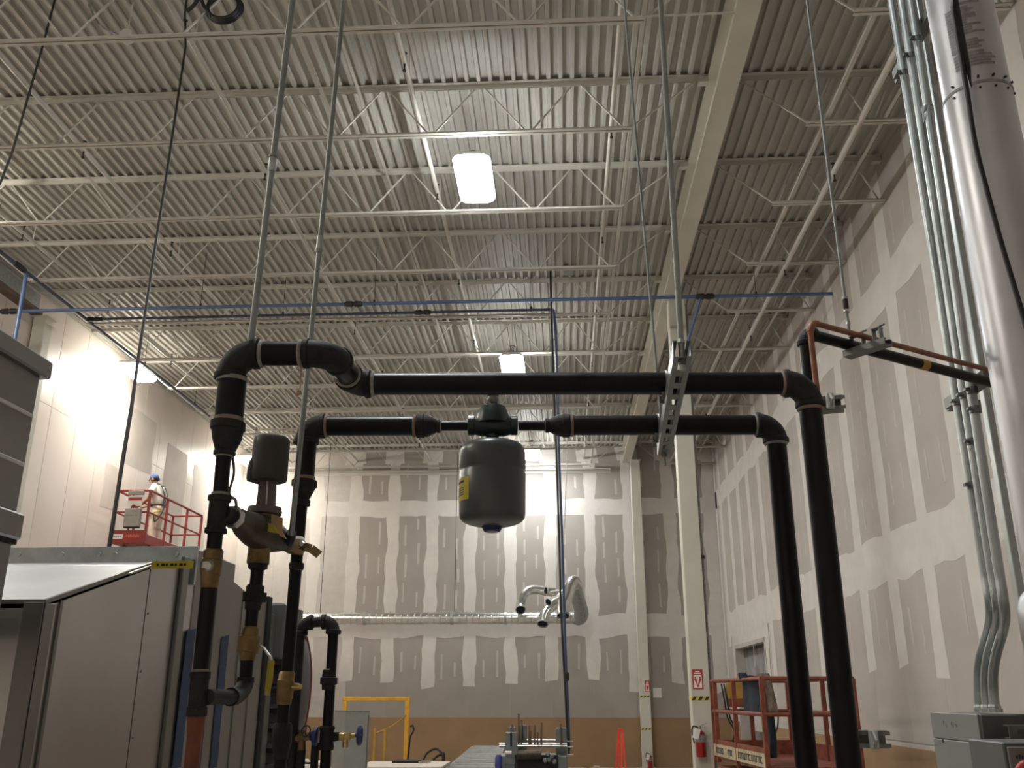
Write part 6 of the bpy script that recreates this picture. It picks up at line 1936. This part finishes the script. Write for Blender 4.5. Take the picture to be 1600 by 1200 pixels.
# ================================================================== ORANGE LIFT WITH CLOTHES OVER ITS RAIL
A_ = V3((2.36, 15.70, 0)); B_ = V3((2.60, 12.95, 0))
ld = (A_ - B_).normalized(); wd_ = V3((ld.y, -ld.x, 0)); 
C_ = A_ + wd_ * 1.22; D_ = B_ + wd_ * 1.22
ol = thing('scissor_lift', (A_ + D_) / 2, 'faded orange scissor lift parked low beside the near column, clothes on its rails', 'lift')
zt2, zm2, zk2, zf2 = 2.19, 1.74, 1.26, 1.10
def olp(name, m, fn, parent=ol, smooth=True):
    bm = BM(); fn(bm); return link(name, bm, M[m], parent, smooth=smooth)
def at(p, z): return V3((p.x, p.y, z))
for nm, z, r in (('top_rail', zt2, 0.026), ('mid_rail', zm2, 0.028)):
    for p, q in ((A_, B_), (C_, D_), (A_, C_), (B_, D_)):
        olp(nm, 'orange_lift', lambda bm: rail(bm, at(p, z), at(q, z), r))
for p, q, fr in ((A_, B_, 0), (A_, B_, 0.07), (A_, B_, 0.48), (A_, B_, 1), (C_, D_, 0), (C_, D_, 0.05), (C_, D_, 0.58), (C_, D_, 1), (A_, C_, 0.5)):
    c = p.lerp(q, fr)
    olp('rail_post', 'orange_lift', lambda bm: bar(bm, at(c, 1.0), at(c, zt2), 0.06, 0.045, up=ld), smooth=False)
# deck and boards
olp('platform_deck', 'orange_lift', lambda bm: prism(bm, [at(A_, zf2 - 0.05), at(B_, zf2 - 0.05), at(D_, zf2 - 0.05), at(C_, zf2 - 0.05)], (0, 0, 0.05)), smooth=False)
cb1 = olp('toe_board', 'cream_board', lambda bm: bar(bm, at(A_, 1.175) - wd_ * 0.02, at(B_, 1.175) - wd_ * 0.02, 0.02, 0.17), smooth=False)
def letters(bm):
    x = 0.06
    random.seed(11)
    L2 = (A_ - B_).length
    while x < 0.95:
        w2 = random.uniform(0.020, 0.045)
        p = A_.lerp(B_, x); q = A_.lerp(B_, x + w2)
        if not (0.20 < x < 0.27 or 0.38 < x < 0.48):
            zc = 1.175
            bar(bm, at(p, zc + 0.035) - wd_ * 0.0305, at(q, zc + 0.035) - wd_ * 0.0305, 0.003, 0.018)
            bar(bm, at(p, zc) - wd_ * 0.0305, at(p.lerp(q, 0.35), zc) - wd_ * 0.0305, 0.003, 0.085)
            if random.random() < 0.7:
                bar(bm, at(p.lerp(q, 0.7), zc) - wd_ * 0.0305, at(q, zc) - wd_ * 0.0305, 0.003, 0.085)
            if random.random() < 0.6:
                bar(bm, at(p, zc - 0.035) - wd_ * 0.0305, at(q, zc - 0.035) - wd_ * 0.0305, 0.003, 0.018)
        x += w2 + 0.010
stuff(olp('worn_lettering', 'ink_dark', letters, cb1, smooth=False))
olp('kick_rail', 'orange_lift', lambda bm: bar(bm, at(A_, zk2 + 0.03), at(B_, zk2 + 0.03), 0.03, 0.07), smooth=False)
for p, q in ((C_, D_), (A_, C_)):
    olp('toe_board', 'orange_lift', lambda bm: bar(bm, at(p, 1.20), at(q, 1.20), 0.02, 0.22), smooth=False)
olp('chassis', 'orange_lift', lambda bm: prism(bm, [at(A_.lerp(B_, 0.05), 0.2), at(A_.lerp(B_, 0.95), 0.2), at(C_.lerp(D_, 0.95), 0.2), at(C_.lerp(D_, 0.05), 0.2)], (0, 0, 0.75)), smooth=False)
for p, q in ((A_, B_), (C_, D_)):
    for fr in (0.18, 0.82):
        c = p.lerp(q, fr)
        olp('wheel', 'black', lambda bm: lathe(bm, at(c, 0.2) - wd_ * 0.09, at(c, 0.2) + wd_ * 0.09, [(0, 0.17), (0.1, 0.20), (0.9, 0.20), (1, 0.17)], 20))
c = A_.lerp(C_, 0.20)
olp('control_box', 'ochre', lambda bm: box(bm, (c.x - 0.02, c.y - 0.18, 1.92), (c.x + 0.30, c.y - 0.05, 2.17), 0.01), smooth=False)
olp('lower_control_box', 'orange_lift', lambda bm: box(bm, (c.x - 0.0, c.y - 0.20, 1.80), (c.x + 0.34, c.y - 0.03, 1.92), 0.01), smooth=False)
for dx_ in (-0.10, -0.06):
    olp('control_cord', 'ink_dark', lambda bm: sweep(bm, smooth_path([(c.x + dx_, c.y - 0.1, 2.15), (c.x + dx_ + 0.03, c.y - 0.12, 1.9), (c.x + dx_ + 0.06, c.y - 0.1, 1.65), (c.x + dx_ + 0.15, c.y - 0.12, 1.45), (c.x + dx_ + 0.10, c.y - 0.2, 1.28)]), 0.012, 6))
olp('entry_chain', 'ink_dark', lambda bm: sweep(bm, smooth_path([at(A_.lerp(C_, 0.85), 1.70), at(A_.lerp(C_, 0.80), 1.50) - ld * 0.1, at(A_.lerp(C_, 0.68), 1.30) - ld * 0.2]), 0.012, 6))

# clothes hung over the long rail: folded cloth made as a closed, pleated tube
def garment(name, pts, wds, m, label, thick=0.05):
    """a hanging cloth: a flattened, pleated sleeve following pts; wds = half widths along the rail"""
    bm = BM()
    seg = 28
    path = smooth_path(pts, 5)
    n = len(path)
    sdv = random.uniform(0, 50)
    rings = []
    for i, p in enumerate(path):
        f = i / (n - 1) * (len(wds) - 1)
        k = min(int(f), len(wds) - 2)
        hwid = wds[k] + (wds[k + 1] - wds[k]) * (f - k)
        ring_ = []
        for j in range(seg):
            an = 2 * math.pi * j / seg
            fold = 1 + 0.35 * math.sin(an * 5 + sdv + i * 0.10) * (0.4 + 0.6 * i / n)
            nz = noise.noise((math.cos(an) * 2 + sdv, math.sin(an) * 2, i * 0.25)) * 0.02
            q = p + ld * (math.cos(an) * hwid + nz) + wd_ * (math.sin(an) * thick * fold)
            ring_.append(bm.verts.new(q))
        rings.append(ring_)
    for a, b in zip(rings, rings[1:]):
        for j in range(seg):
            bm.faces.new((a[j], a[(j + 1) % seg], b[(j + 1) % seg], b[j]))
    bm.faces.new(rings[0][::-1]); bm.faces.new(rings[-1])
    return bm
def on_rail(px_, dz, off=0.0):
    """point on the long rail seen at picture column px_"""
    lo_, hi_ = 0.0, 1.0
    for _ in range(40):
        m_ = (lo_ + hi_) / 2
        v = at(A_.lerp(B_, m_), zt2) - EYE
        if 800 + FPX * v.dot(RT) / v.dot(FW) < px_: lo_ = m_
        else: hi_ = m_
    return at(A_.lerp(B_, lo_), zt2 + dz) + wd_ * off
jk = thing('work_jacket', on_rail(1166, -1.0, 0.08), 'dark blue work jacket hung over the rail of the orange lift', 'jacket')
bm = garment('torso', [on_rail(1166, 0.045, 0.02), on_rail(1166, -0.05, 0.08), on_rail(1166, -0.30, 0.09), on_rail(1166, -0.47, 0.08)], [0.20, 0.48, 0.52, 0.50], 'denim', '', 0.055)
link('torso', bm, M['denim'], jk)
bm = garment('sleeve', [on_rail(1178, -0.02, 0.10), on_rail(1179, -0.35, 0.13), on_rail(1181, -0.75, 0.12), on_rail(1182, -0.98, 0.10)], [0.10, 0.22, 0.22, 0.18], 'denim', '', 0.055)
link('hanging_leg', bm, M['denim'], jk)
bm = garment('hood', [on_rail(1160, 0.09, 0.01), on_rail(1160, 0.06, 0.01), on_rail(1160, 0.0, 0.03)], [0.04, 0.10, 0.16], 'denim', '', 0.05)
link('collar', bm, M['denim'], jk)
gc = thing('grey_cloth', on_rail(1186, -0.4, 0.06), 'grey brown cloth bundle hung at the corner of the orange lift rail', 'cloth')
def bq(f, dz): return at(B_.lerp(D_, f), zt2 + dz) + ld * 0.06
bm = garment('c', [bq(0.04, 0.06), bq(0.06, -0.05), bq(0.09, -0.28), bq(0.10, -0.42)], [0.04, 0.07, 0.08, 0.05], 'cloth_grey', '', 0.075)
link('bundle', bm, M['cloth_grey'], gc)
